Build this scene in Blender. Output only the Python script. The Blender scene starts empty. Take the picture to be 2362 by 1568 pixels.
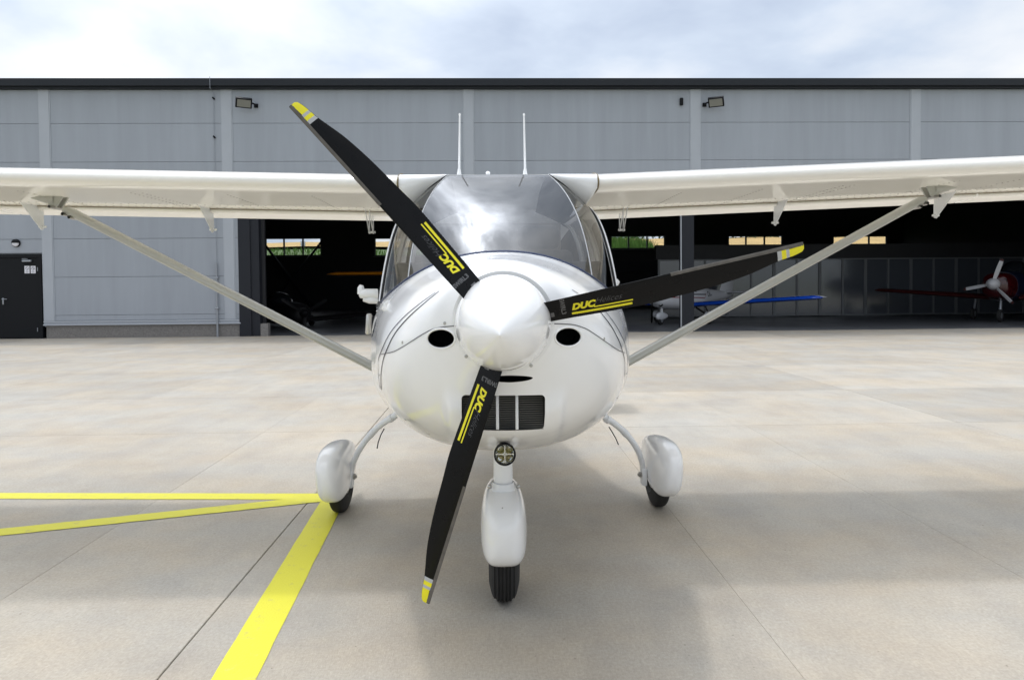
import bpy, bmesh, math, random
import numpy as np
from mathutils import Matrix, Vector
from mathutils.bvhtree import BVHTree

R = math.radians
random.seed(7)
rng = np.random.default_rng(11)
S = bpy.context.scene
COL = S.collection

# ------------------------------------------------------------------ camera
CAM_H = 1.265
YAW, PITCH, ROLL = R(-1.65), R(-1.5), R(-0.5)
FPX, U0, V0 = 1600.0, 1180.5, 702.0        # focal length and principal point, in pixels of a 2361 wide picture
CAMROT = Matrix.Rotation(YAW, 3, 'Z') @ Matrix.Rotation(R(90) + PITCH, 3, 'X') @ Matrix.Rotation(ROLL, 3, 'Z')
cd = bpy.data.cameras.new('camera')
cam = bpy.data.objects.new('camera', cd)
COL.objects.link(cam)
cam.matrix_world = Matrix.Translation((0, 0, CAM_H)) @ CAMROT.to_4x4()
cd.sensor_width = 36.0
cd.lens = 36.0 * FPX / 2361.0
cd.shift_y = (V0 - 784.0) / 2361.0
cd.clip_start = 0.05
cd.clip_end = 3000.0
S.camera = cam

# ------------------------------------------------------------------ sky and sun
SUN_DIR = Vector((-0.20, 0.30, 1.0)).normalized()      # towards the sun
SUN_EL = math.asin(SUN_DIR.z)
SUN_AZ = math.atan2(SUN_DIR.x, SUN_DIR.y)
W = bpy.data.worlds.new('World')
S.world = W
W.use_nodes = True
wt = W.node_tree
for n in list(wt.nodes):
    wt.nodes.remove(n)
def wn(t, **k):
    n = wt.nodes.new(t)
    for a, b in k.items():
        setattr(n, a, b)
    return n
wout = wn('ShaderNodeOutputWorld')
wbg = wn('ShaderNodeBackground')
wbg.inputs['Strength'].default_value = 0.1
sky = wn('ShaderNodeTexSky', sky_type='NISHITA', sun_disc=False)
sky.sun_elevation = SUN_EL
sky.sun_rotation = SUN_AZ
sky.air_density = 1.0
sky.dust_density = 2.0
tc = wn('ShaderNodeTexCoord')
sep = wn('ShaderNodeSeparateXYZ')
wt.links.new(tc.outputs['Generated'], sep.inputs[0])
def wmath(op, a, b=None, c=None, clamp=False):
    n = wn('ShaderNodeMath', operation=op, use_clamp=clamp)
    for i, v in enumerate((a, b, c)):
        if v is None:
            continue
        if isinstance(v, (int, float)):
            n.inputs[i].default_value = v
        else:
            wt.links.new(v, n.inputs[i])
    return n.outputs[0]
den = wmath('ADD', wmath('MAXIMUM', sep.outputs[2], 0.0), 0.22)
cmb = wn('ShaderNodeCombineXYZ')
wt.links.new(wmath('DIVIDE', sep.outputs[0], den), cmb.inputs[0])
wt.links.new(wmath('DIVIDE', sep.outputs[1], den), cmb.inputs[1])
def wnoise(scale, detail, rough, off, dist=0.0):
    m = wn('ShaderNodeMapping')
    m.inputs['Location'].default_value = off
    wt.links.new(cmb.outputs[0], m.inputs[0])
    n = wn('ShaderNodeTexNoise')
    n.inputs['Scale'].default_value = scale
    n.inputs['Detail'].default_value = detail
    n.inputs['Roughness'].default_value = rough
    n.inputs['Distortion'].default_value = dist
    wt.links.new(m.outputs[0], n.inputs['Vector'])
    return n.outputs['Fac']
SKY_OFF = (19.913, 9.405, 0.0)
n1 = wnoise(1.05, 6.0, 0.46, SKY_OFF, 0.3)
n2 = wnoise(2.6, 5.0, 0.55, (7.7, 1.3, 0.0), 0.2)
cm = wmath('MULTIPLY_ADD', n2, 0.22, wmath('MULTIPLY', n1, 0.88))
def wramp(fac, stops):
    r = wn('ShaderNodeValToRGB')
    e = r.color_ramp.elements
    while len(e) < len(stops):
        e.new(0.5)
    for i, (p, c) in enumerate(stops):
        e[i].position = p
        e[i].color = tuple(c) + (1.0,)
    wt.links.new(fac, r.inputs[0])
    return r.outputs['Color']
def wscale(col, k):
    n = wn('ShaderNodeVectorMath', operation='SCALE')
    wt.links.new(col, n.inputs[0])
    n.inputs['Scale'].default_value = k
    return n.outputs[0]
cloudcol = wscale(wramp(cm, [(0.38, (0.54, 0.63, 0.80)), (0.48, (0.66, 0.755, 0.90)), (0.57, (0.86, 0.91, 0.98)), (0.68, (1.06, 1.06, 1.07))]), 9.3)
cover = wramp(cm, [(0.34, (0.80, 0.80, 0.80)), (0.50, (0.98, 0.98, 0.98))])
mx = wn('ShaderNodeMix', data_type='RGBA')
wt.links.new(cover, mx.inputs['Factor'])
wt.links.new(sky.outputs[0], mx.inputs['A'])
wt.links.new(cloudcol, mx.inputs['B'])
# thin cloud glows round the sun
dt = wn('ShaderNodeVectorMath', operation='DOT_PRODUCT')
wt.links.new(tc.outputs['Generated'], dt.inputs[0])
dt.inputs[1].default_value = SUN_DIR
dpos = wmath('MAXIMUM', dt.outputs['Value'], 0.0)
patch = wmath('MULTIPLY_ADD', cm, 5.0, -1.75, clamp=False)
patch = wmath('MAXIMUM', patch, 0.25)
hot = wmath('POWER', wmath('MAXIMUM', wmath('MULTIPLY_ADD', n2, 7.0, -3.1), 0.0), 1.3)
glow = wmath('ADD', wmath('MULTIPLY', wmath('MULTIPLY', wmath('POWER', dpos, 5.0), 19.0), patch),
             wmath('MULTIPLY', wmath('MULTIPLY_ADD', wmath('POWER', dpos, 30.0), 46.0, wmath('MULTIPLY', wmath('POWER', dpos, 150.0), 90.0)), wmath('ADD', hot, 0.22)))
gl3 = wn('ShaderNodeCombineXYZ')
for k_, tint_ in enumerate((0.92, 0.97, 1.06)):
    wt.links.new(wmath('MULTIPLY', glow, tint_), gl3.inputs[k_])
addg = wn('ShaderNodeVectorMath', operation='ADD')
wt.links.new(mx.outputs['Result'], addg.inputs[0])
wt.links.new(gl3.outputs[0], addg.inputs[1])
wt.links.new(addg.outputs[0], wbg.inputs['Color'])
wt.links.new(wbg.outputs[0], wout.inputs[0])

sl = bpy.data.lights.new('sun', 'SUN')
sl.energy = 0.95
sl.angle = R(3.0)
sl.color = (1.0, 0.955, 0.90)
sun = bpy.data.objects.new('sun', sl)
COL.objects.link(sun)
sun.location = (-4, 6, 20)
sun.rotation_euler = (-SUN_DIR).to_track_quat('-Z', 'Y').to_euler()

S.view_settings.view_transform = 'Standard'
S.view_settings.look = 'None'
S.view_settings.exposure = 0.10
S.view_settings.gamma = 1.0
S.view_settings.use_curve_mapping = False
S.render.engine = 'CYCLES'
S.cycles.use_denoising = True
S.cycles.max_bounces = 10
S.cycles.transparent_max_bounces = 16
S.cycles.sample_clamp_indirect = 6.0

# ------------------------------------------------------------------ helpers
def ray(u, v):
    return (CAMROT @ Vector(((u - U0) / FPX, -(v - V0) / FPX, -1.0)))
def at(u, v, Y):
    """the point seen at (u, v) that lies Y metres in front, along the apron"""
    d = ray(u, v)
    return Vector((0, 0, CAM_H)) + d * (Y / d.y)
def gp(u, v, z=0.0):
    d = ray(u, v)
    t = (z - CAM_H) / d.z
    return Vector((d.x * t, d.y * t, z))

MATS = {}
def mat(name, base=(0.5, 0.5, 0.5), rough=0.5, metal=0.0, spec=0.5, coat=0.0, var=0.0, vscale=3.0, bump=0.0, bscale=40.0, rvar=0.0, emit=None):
    """Principled material with optional noise in colour, gloss and relief"""
    m = bpy.data.materials.new(name)
    m.use_nodes = True
    t = m.node_tree
    b = t.nodes['Principled BSDF']
    b.inputs['Base Color'].default_value = tuple(base) + (1,)
    b.inputs['Roughness'].default_value = rough
    b.inputs['Metallic'].default_value = metal
    b.inputs['Specular IOR Level'].default_value = spec
    b.inputs['Coat Weight'].default_value = coat
    b.inputs['Coat Roughness'].default_value = 0.04
    g = t.nodes.new('ShaderNodeNewGeometry')
    if var or rvar:
        n = t.nodes.new('ShaderNodeTexNoise')
        n.inputs['Scale'].default_value = vscale
        n.inputs['Detail'].default_value = 6
        t.links.new(g.outputs['Position'], n.inputs['Vector'])
        if var:
            r = t.nodes.new('ShaderNodeValToRGB')
            e = r.color_ramp.elements
            e[0].position, e[1].position = 0.3, 0.7
            e[0].color = tuple(max(0, c * (1 - var)) for c in base) + (1,)
            e[1].color = tuple(c * (1 + var) for c in base) + (1,)
            t.links.new(n.outputs['Fac'], r.inputs[0])
            t.links.new(r.outputs[0], b.inputs['Base Color'])
        if rvar:
            mr = t.nodes.new('ShaderNodeMapRange')
            mr.inputs['From Min'].default_value = 0.3
            mr.inputs['From Max'].default_value = 0.7
            mr.inputs['To Min'].default_value = max(0.02, rough - rvar)
            mr.inputs['To Max'].default_value = rough + rvar
            t.links.new(n.outputs['Fac'], mr.inputs['Value'])
            t.links.new(mr.outputs[0], b.inputs['Roughness'])
    if bump:
        n = t.nodes.new('ShaderNodeTexNoise')
        n.inputs['Scale'].default_value = bscale
        n.inputs['Detail'].default_value = 4
        t.links.new(g.outputs['Position'], n.inputs['Vector'])
        bp = t.nodes.new('ShaderNodeBump')
        bp.inputs['Strength'].default_value = bump
        bp.inputs['Distance'].default_value = 0.01
        t.links.new(n.outputs['Fac'], bp.inputs['Height'])
        t.links.new(bp.outputs[0], b.inputs['Normal'])
    if emit:
        b.inputs['Emission Color'].default_value = tuple(emit) + (1,)
        b.inputs['Emission Strength'].default_value = 1.0
    MATS[name] = m
    return m

def glass(name, tint=(0.7, 0.75, 0.78), ior=1.9, rough=0.0):
    m = bpy.data.materials.new(name)
    m.use_nodes = True
    t = m.node_tree
    t.nodes.remove(t.nodes['Principled BSDF'])
    o = t.nodes['Material Output']
    f = t.nodes.new('ShaderNodeFresnel')
    bf_ = t.nodes.new('ShaderNodeNewGeometry')
    mrg = t.nodes.new('ShaderNodeMapRange')          # the same gloss from both faces of the thin sheet
    mrg.inputs['To Min'].default_value = ior
    mrg.inputs['To Max'].default_value = 1.0 / ior
    t.links.new(bf_.outputs['Backfacing'], mrg.inputs['Value'])
    t.links.new(mrg.outputs[0], f.inputs['IOR'])
    tr = t.nodes.new('ShaderNodeBsdfTransparent')
    tr.inputs['Color'].default_value = tuple(tint) + (1,)
    gl = t.nodes.new('ShaderNodeBsdfGlossy')
    gl.inputs['Roughness'].default_value = rough
    mxs = t.nodes.new('ShaderNodeMixShader')
    t.links.new(f.outputs[0], mxs.inputs[0])
    t.links.new(tr.outputs[0], mxs.inputs[1])
    t.links.new(gl.outputs[0], mxs.inputs[2])
    t.links.new(mxs.outputs[0], o.inputs['Surface'])
    MATS[name] = m
    return m

INV = {}
def tag(o, label=None, cat=None, group=None, kind=None):
    if label: o['label'] = label
    if cat: o['category'] = cat
    if group: o['group'] = group
    if kind: o['kind'] = kind
    return o
def empty(name, loc=(0, 0, 0), rz=0.0, world_children=False):
    o = bpy.data.objects.new(name, None)
    o.empty_display_size = 0.2
    o.location = loc
    o.rotation_euler = (0, 0, rz)
    COL.objects.link(o)
    if world_children:
        INV[o.name] = (Matrix.Translation(loc) @ Matrix.Rotation(rz, 4, 'Z')).inverted()
    return o
def link(name, me, parent=None):
    o = bpy.data.objects.new(name, me)
    COL.objects.link(o)
    if parent is not None:
        o.parent = parent
        if parent.name in INV:
            o.matrix_parent_inverse = INV[parent.name]
    return o
def mesh(name, verts, faces, m, parent=None, smooth=True, angle=35.0):
    me = bpy.data.meshes.new(name)
    me.from_pydata([tuple(v) for v in verts], [], [tuple(f) for f in faces])
    me.update()
    bm = bmesh.new()
    bm.from_mesh(me)
    bmesh.ops.remove_doubles(bm, verts=bm.verts, dist=1e-6)
    bmesh.ops.recalc_face_normals(bm, faces=bm.faces)
    bm.to_mesh(me)
    bm.free()
    for x in (m if isinstance(m, (list, tuple)) else [m]):
        me.materials.append(x)
    if smooth:
        me.shade_smooth()
        me.set_sharp_from_angle(angle=R(angle))
    return link(name, me, parent)

class MB:
    """collects shapes that make up ONE part"""
    def __init__(self):
        self.v, self.f = [], []
    def add(self, v, f):
        k = len(self.v)
        self.v += [tuple(p) for p in v]
        self.f += [tuple(i + k for i in q) for q in f]
        return self
    def box(self, lo, hi, M=None, bev=0.0):
        (a, b, c), (d, e, g) = lo, hi
        if bev > 0:
            bm = bmesh.new()
            bmesh.ops.create_cube(bm, size=1.0)
            for p in bm.verts:
                p.co = Vector(((a + d) / 2 + p.co.x * (d - a), (b + e) / 2 + p.co.y * (e - b), (c + g) / 2 + p.co.z * (g - c)))
            bmesh.ops.bevel(bm, geom=list(bm.edges), offset=bev, segments=2, affect='EDGES', profile=0.5)
            bm.verts.ensure_lookup_table()
            vs = [p.co.copy() for p in bm.verts]
            fs = [[p.index for p in q.verts] for q in bm.faces]
            bm.free()
        else:
            vs = [Vector(p) for p in ((a, b, c), (d, b, c), (d, e, c), (a, e, c), (a, b, g), (d, b, g), (d, e, g), (a, e, g))]
            fs = [(0, 3, 2, 1), (4, 5, 6, 7), (0, 1, 5, 4), (1, 2, 6, 5), (2, 3, 7, 6), (3, 0, 4, 7)]
        if M is not None:
            vs = [M @ p for p in vs]
        return self.add(vs, fs)
    def tube(self, pts, rad, n=10, flat=1.0, caps=True, up=None):
        pts = [Vector(p) for p in pts]
        rads = rad if isinstance(rad, (list, tuple)) else [rad] * len(pts)
        rings, prev = [], None
        for i, p in enumerate(pts):
            a = pts[max(0, i - 1)]
            b = pts[min(len(pts) - 1, i + 1)]
            t = (b - a).normalized()
            if prev is None:
                q = Vector(up) if up is not None else (Vector((0, 0, 1)) if abs(t.z) < 0.9 else Vector((0, 1, 0)))
            else:
                q = prev
            x = (q - t * q.dot(t)).normalized()
            prev = x
            y = t.cross(x)
            rings.append([p + x * (rads[i] * math.cos(2 * math.pi * k / n)) + y * (rads[i] * flat * math.sin(2 * math.pi * k / n)) for k in range(n)])
        v = [p for r_ in rings for p in r_]
        f = []
        for i in range(len(pts) - 1):
            for k in range(n):
                f.append((i * n + k, i * n + (k + 1) % n, (i + 1) * n + (k + 1) % n, (i + 1) * n + k))
        if caps:
            f.append(tuple(range(n)))
            f.append(tuple(range((len(pts) - 1) * n, len(pts) * n)))
        return self.add(v, f)
    def lathe(self, prof, o, axis, n=32, up=None, closed=False):
        """prof: (distance along axis, radius)"""
        o, ax = Vector(o), Vector(axis).normalized()
        q = Vector(up) if up is not None else (Vector((0, 0, 1)) if abs(ax.z) < 0.9 else Vector((0, 1, 0)))
        x = (q - ax * q.dot(ax)).normalized()
        y = ax.cross(x)
        v, f = [], []
        for s, r_ in prof:
            for k in range(n):
                a = 2 * math.pi * k / n
                v.append(o + ax * s + x * (max(r_, 1e-5) * math.cos(a)) + y * (max(r_, 1e-5) * math.sin(a)))
        m = len(prof)
        for i in range(m if closed else m - 1):
            j = (i + 1) % m
            for k in range(n):
                f.append((i * n + k, i * n + (k + 1) % n, j * n + (k + 1) % n, j * n + k))
        return self.add(v, f)
    def grid(self, P, closed_u=False):
        """P: rows of points"""
        nu, nv = len(P), len(P[0])
        v = [p for r_ in P for p in r_]
        f = []
        for i in range(nu - 1 + (1 if closed_u else 0)):
            for j in range(nv - 1):
                a, b = i, (i + 1) % nu
                f.append((a * nv + j, a * nv + j + 1, b * nv + j + 1, b * nv + j))
        return self.add(v, f)
    def prism(self, poly, vec):
        vec = Vector(vec)
        n = len(poly)
        v = [Vector(p) for p in poly] + [Vector(p) + vec for p in poly]
        f = [tuple(range(n))[::-1], tuple(range(n, 2 * n))]
        for i in range(n):
            f.append((i, (i + 1) % n, n + (i + 1) % n, n + i))
        return self.add(v, f)
    def build(self, name, m, parent=None, smooth=True, angle=35.0):
        return mesh(name, self.v, self.f, m, parent, smooth, angle)

def pchip(xs, ys):
    """monotone cubic through a table"""
    xs, ys = np.array(xs, float), np.array(ys, float)
    h = np.diff(xs)
    d = np.diff(ys) / h
    m = np.zeros(len(xs))
    m[0], m[-1] = d[0], d[-1]
    for i in range(1, len(xs) - 1):
        if d[i - 1] * d[i] > 0:
            w1, w2 = 2 * h[i] + h[i - 1], h[i] + 2 * h[i - 1]
            m[i] = (w1 + w2) / (w1 / d[i - 1] + w2 / d[i])
    def f(x):
        i = int(min(max(np.searchsorted(xs, x) - 1, 0), len(h) - 1))
        t = (x - xs[i]) / h[i]
        t = min(max(t, 0), 1)
        return float((2*t**3 - 3*t*t + 1) * ys[i] + (t**3 - 2*t*t + t) * h[i] * m[i] + (-2*t**3 + 3*t*t) * ys[i+1] + (t**3 - t*t) * h[i] * m[i+1])
    return f
def sstep(a, b, x):
    t = min(max((x - a) / (b - a), 0), 1)
    return t * t * (3 - 2 * t)
def superpt(a, w, hu, hd, n):
    c, s = math.cos(a), math.sin(a)
    return (w * math.copysign(abs(c) ** (2 / n), c), (hu if s > 0 else hd) * math.copysign(abs(s) ** (2 / n), s))
def text_mesh(txt, size, shear=0.0, bold=0.0, sub=True, spacing=1.0):
    """flat lettering as (verts, faces); origin at the left of the baseline"""
    cu = bpy.data.curves.new('t', 'FONT')
    cu.body, cu.size, cu.shear, cu.offset, cu.space_character = txt, size, shear, bold, spacing
    cu.resolution_u = 3
    o = bpy.data.objects.new('t', cu)
    COL.objects.link(o)
    bpy.context.view_layer.update()
    me = o.evaluated_get(bpy.context.evaluated_depsgraph_get()).to_mesh()
    bm = bmesh.new()
    bm.from_mesh(me)
    bmesh.ops.triangulate(bm, faces=bm.faces)
    bm.verts.ensure_lookup_table()
    v = [p.co.copy() for p in bm.verts]
    f = [[q.index for q in fc.verts] for fc in bm.faces]
    bm.free()
    o.to_mesh_clear()
    bpy.data.objects.remove(o)
    bpy.data.curves.remove(cu)
    return v, f

# ------------------------------------------------------------------ materials
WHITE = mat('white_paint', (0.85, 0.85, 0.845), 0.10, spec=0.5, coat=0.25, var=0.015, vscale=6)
WHITE2 = mat('white_wing_paint', (0.87, 0.865, 0.84), 0.12, coat=0.8, var=0.02, vscale=5)
SPIN = mat('pearl_white_paint', (0.86, 0.86, 0.86), 0.13, coat=0.7, var=0.01)
LEGW = mat('white_enamel', (0.80, 0.81, 0.82), 0.25, coat=0.2)
ALU = mat('brushed_aluminium', (0.62, 0.61, 0.58), 0.32, metal=0.85, var=0.08, vscale=25)
def fabric(m, fac, col):
    """painted fabric skin: part of the light passes through"""
    t = m.node_tree
    o = t.nodes['Material Output']
    tl = t.nodes.new('ShaderNodeBsdfTranslucent')
    tl.inputs['Color'].default_value = tuple(col) + (1,)
    mxs = t.nodes.new('ShaderNodeMixShader')
    mxs.inputs[0].default_value = fac
    t.links.new(t.nodes['Principled BSDF'].outputs[0], mxs.inputs[1])
    t.links.new(tl.outputs[0], mxs.inputs[2])
    t.links.new(mxs.outputs[0], o.inputs['Surface'])
fabric(WHITE2, 0.30, (0.97, 0.92, 0.82))
STRUTM = mat('strut_grey_enamel', (0.43, 0.43, 0.39), 0.28, coat=0.3, var=0.03, vscale=8)
STEEL = mat('bolt_steel', (0.45, 0.44, 0.42), 0.3, metal=1.0)
BLACK = mat('carbon_black', (0.004, 0.004, 0.0045), 0.30, spec=0.16, var=0.15, vscale=30, rvar=0.06)
GUARD = mat('erosion_guard_grey', (0.11, 0.10, 0.09), 0.5, metal=0.2, var=0.22, vscale=40)
YEL = mat('yellow_vinyl', (0.78, 0.70, 0.012), 0.4)
BANDG = mat('grey_vinyl', (0.42, 0.43, 0.44), 0.4)
LETG = mat('grey_lettering', (0.11, 0.11, 0.115), 0.5)
LETD = mat('dim_script_lettering', (0.075, 0.075, 0.08), 0.5)
DARKS = mat('intake_black', (0.004, 0.004, 0.004), 0.8)
RAD = mat('radiator_fins', (0.16, 0.16, 0.15), 0.4, metal=0.4)
RUBBER = mat('tyre_rubber', (0.014, 0.014, 0.014), 0.75, var=0.2, vscale=30)
SEAM = mat('seam_grey', (0.10, 0.10, 0.11), 0.6)
STRIPE = mat('navy_pinstripe', (0.012, 0.015, 0.03), 0.25)
STRIPE2 = mat('grey_pinstripe', (0.16, 0.165, 0.19), 0.25)
TRIM = mat('window_trim_navy', (0.02, 0.035, 0.09), 0.4)
SEAL = mat('window_seal_black', (0.012, 0.012, 0.014), 0.5)
GAPM = mat('gap_tape_slot_shade', (0.16, 0.12, 0.055), 0.6)  # root gap tape; also colours the strip of painted shade at the flap slot
CABIN = mat('cabin_grey_fabric', (0.07, 0.068, 0.065), 0.9, var=0.2, vscale=20)
CABTRIM = mat('cabin_beige_trim', (0.20, 0.18, 0.15), 0.8)
CABLK = mat('glareshield_black', (0.012, 0.012, 0.013), 0.75)
WSG = glass('windscreen_glass', (0.42, 0.44, 0.48), 2.08)
SIDEG = glass('side_window_glass', (0.55, 0.55, 0.53), 1.8)
LENSG = glass('lamp_lens_glass', (0.92, 0.93, 0.93), 1.5)
CHROME = mat('lamp_reflector', (0.75, 0.75, 0.70), 0.12, metal=1.0)
LEDY = mat('led_amber', (0.42, 0.34, 0.10), 0.3)

# ------------------------------------------------------------------ ground: apron of concrete slabs, grass, hill
def concrete_material():
    m = bpy.data.materials.new('apron_concrete')
    m.use_nodes = True
    t = m.node_tree
    b = t.nodes['Principled BSDF']
    g = t.nodes.new('ShaderNodeNewGeometry')
    oi = t.nodes.new('ShaderNodeObjectInfo')
    def noise(scale, detail=6, rough=0.55, stretch=(1, 1, 1), rot=0.0, off=0.0):
        mp = t.nodes.new('ShaderNodeMapping')
        mp.inputs['Scale'].default_value = stretch
        mp.inputs['Rotation'].default_value = (0, 0, rot)
        mp.inputs['Location'].default_value = (off, off * 1.7, 0)
        t.links.new(g.outputs['Position'], mp.inputs[0])
        n = t.nodes.new('ShaderNodeTexNoise')
        n.inputs['Scale'].default_value = scale
        n.inputs['Detail'].default_value = detail
        n.inputs['Roughness'].default_value = rough
        t.links.new(mp.outputs[0], n.inputs['Vector'])
        return n.outputs['Fac']
    def ramp(fac, stops):
        r = t.nodes.new('ShaderNodeValToRGB')
        e = r.color_ramp.elements
        while len(e) < len(stops):
            e.new(0.5)
        for i, (p, c) in enumerate(stops):
            e[i].position = p
            e[i].color = tuple(c) + (1,)
        t.links.new(fac, r.inputs[0])
        return r.outputs[0]
    def mixc(kind, a, b_, fac):
        n = t.nodes.new('ShaderNodeMix')
        n.data_type = 'RGBA'
        n.blend_type = kind
        for k, v in (('Factor', fac), ('A', a), ('B', b_)):
            if isinstance(v, (int, float)):
                n.inputs[k].default_value = v
            elif isinstance(v, tuple):
                n.inputs[k].default_value = v + (1,)
            else:
                t.links.new(v, n.inputs[k])
        return n.outputs['Result']
    base = ramp(noise(0.55, 7, 0.6, (1.0, 1.6, 1)), [(0.34, (0.350, 0.322, 0.280)), (0.48, (0.376, 0.344, 0.294)), (0.66, (0.400, 0.371, 0.323))])
    warm = ramp(noise(0.9, 5, 0.6, (1, 1.5, 1), 0.2, 4.0), [(0.38, (0.97, 0.985, 1.01)), (0.66, (1.05, 0.985, 0.90))])
    c = mixc('MULTIPLY', base, warm, 1.0)
    blot = ramp(noise(2.6, 8, 0.72, (1.2, 0.8, 1), 0.12, 9.0), [(0.36, (0.89, 0.895, 0.90)), (0.56, (1.02, 1.02, 1.02))])
    c = mixc('MULTIPLY', c, blot, 0.8)
    streak = ramp(noise(1.3, 6, 0.65, (2.2, 0.5, 1), 0.0, 2.0), [(0.35, (0.93, 0.93, 0.935)), (0.6, (1.03, 1.03, 1.02))])
    c = mixc('MULTIPLY', c, streak, 0.8)
    brush = ramp(noise(30.0, 3, 0.65, (9.0, 1.0, 1), 0.03), [(0.3, (0.88, 0.88, 0.88)), (0.7, (1.10, 1.10, 1.10))])
    c = mixc('MULTIPLY', c, brush, 0.75)
    grain = ramp(noise(75, 6, 0.8), [(0.3, (0.78, 0.78, 0.77)), (0.7, (1.17, 1.17, 1.17))])
    c = mixc('MULTIPLY', c, grain, 0.9)
    vo = t.nodes.new('ShaderNodeTexVoronoi')
    vo.inputs['Scale'].default_value = 4.5
    t.links.new(g.outputs['Position'], vo.inputs['Vector'])
    dots = ramp(vo.outputs['Distance'], [(0.012, (0.25, 0.23, 0.21)), (0.028, (1, 1, 1))])
    c = mixc('MULTIPLY', c, dots, 0.7)
    speck = ramp(noise(46, 2, 0.5, off=3.0), [(0.735, (1, 1, 1)), (0.775, (0.42, 0.40, 0.38))])
    c = mixc('MULTIPLY', c, speck, 0.7)
    slab = t.nodes.new('ShaderNodeMapRange')
    slab.inputs['To Min'].default_value = 0.92
    slab.inputs['To Max'].default_value = 1.07
    t.links.new(oi.outputs['Random'], slab.inputs['Value'])
    vs = t.nodes.new('ShaderNodeVectorMath')
    vs.operation = 'SCALE'
    t.links.new(c, vs.inputs[0])
    t.links.new(slab.outputs[0], vs.inputs['Scale'])
    t.links.new(vs.outputs[0], b.inputs['Base Color'])
    b.inputs['Roughness'].default_value = 0.72
    b.inputs['Specular IOR Level'].default_value = 0.35
    bp = t.nodes.new('ShaderNodeBump')
    bp.inputs['Strength'].default_value = 0.35
    bp.inputs['Distance'].default_value = 0.004
    ad = t.nodes.new('ShaderNodeMath')
    ad.operation = 'ADD'
    t.links.new(noise(30.0, 3, 0.65, (9.0, 1.0, 1), 0.03), ad.inputs[0])
    t.links.new(noise(180, 3, 0.7), ad.inputs[1])
    t.links.new(ad.outputs[0], bp.inputs['Height'])
    t.links.new(bp.outputs[0], b.inputs['Normal'])
    MATS['apron_concrete'] = m
    return m
CONC = concrete_material()
JOINT = mat('joint_filler', (0.27, 0.26, 0.24), 0.9, var=0.2, vscale=5)
GRASS = mat('grass_green', (0.075, 0.12, 0.035), 0.9, var=0.35, vscale=0.8)
WHEAT = mat('ripe_wheat', (0.42, 0.28, 0.10), 0.9, var=0.22, vscale=0.35)
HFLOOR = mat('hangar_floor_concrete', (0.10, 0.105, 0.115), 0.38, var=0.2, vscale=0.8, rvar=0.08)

YW = 18.55                       # hangar front wall
mb = MB().add([(-900, -900, -0.06), (900, -900, -0.06), (900, 1200, -0.06), (-900, 1200, -0.06)], [(0, 1, 2, 3)])
tag(mb.build('ground', GRASS, None, False), 'green grass ground reaching to the horizon around the apron', 'ground', kind='structure')

apron = MB().add([(-41, -7, -0.022), (41, -7, -0.022), (41, YW + 0.2, -0.022), (-41, YW + 0.2, -0.022)], [(0, 1, 2, 3)]).build('apron', JOINT, None, False)
tag(apron, 'pale concrete slab apron in front of the hangar', 'apron', kind='structure')
XJ = [-1.10 + 5.30 * k for k in range(-8, 9)]
XJ = [x for x in XJ if -41 < x < 41]
XJ = [-41] + XJ + [41]
YJ = [-7, -1.0, 6.13, 8.13, 10.65, 12.75, 15.2, YW + 0.05]
HAIR = {}                        # day joints between pours: hairlines that only show as a change of tone
for j in range(len(YJ) - 1):
    HAIR[j] = [-9.0, -2.02, 0.99, 2.26, 6.8, 9.6] if YJ[j + 1] <= 8.2 else [-11.7, -9.1, -4.0, 1.6, 7.0, 12.2]
for j in range(len(YJ) - 1):
    cuts = sorted([(x, 0.0022) for x in XJ] + [(x, 0.0004) for x in HAIR[j]])
    for i in range(len(cuts) - 1):
        x0, x1 = cuts[i][0] + cuts[i][1], cuts[i + 1][0] - cuts[i + 1][1]
        y0, y1 = YJ[j] + 0.0022, YJ[j + 1] - 0.0022
        lo = random.uniform(-0.0005, 0.0005)
        b_ = 0.003
        ba, bb = (b_ if cuts[i][1] > 0.001 else 0.0006), (b_ if cuts[i + 1][1] > 0.001 else 0.0006)
        v = [(x0, y0, -0.02), (x1, y0, -0.02), (x1, y1, -0.02), (x0, y1, -0.02),
             (x0, y0, -b_ + lo), (x1, y0, -b_ + lo), (x1, y1, -b_ + lo), (x0, y1, -b_ + lo),
             (x0 + ba, y0 + b_, lo), (x1 - bb, y0 + b_, lo), (x1 - bb, y1 - b_, lo), (x0 + ba, y1 - b_, lo)]
        f = [(8, 9, 10, 11)] + [(k, (k + 1) % 4, 4 + (k + 1) % 4, 4 + k) for k in range(4)] + [(4 + k, 4 + (k + 1) % 4, 8 + (k + 1) % 4, 8 + k) for k in range(4)]
        mesh('slab', v, f, CONC, apron, False)

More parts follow.
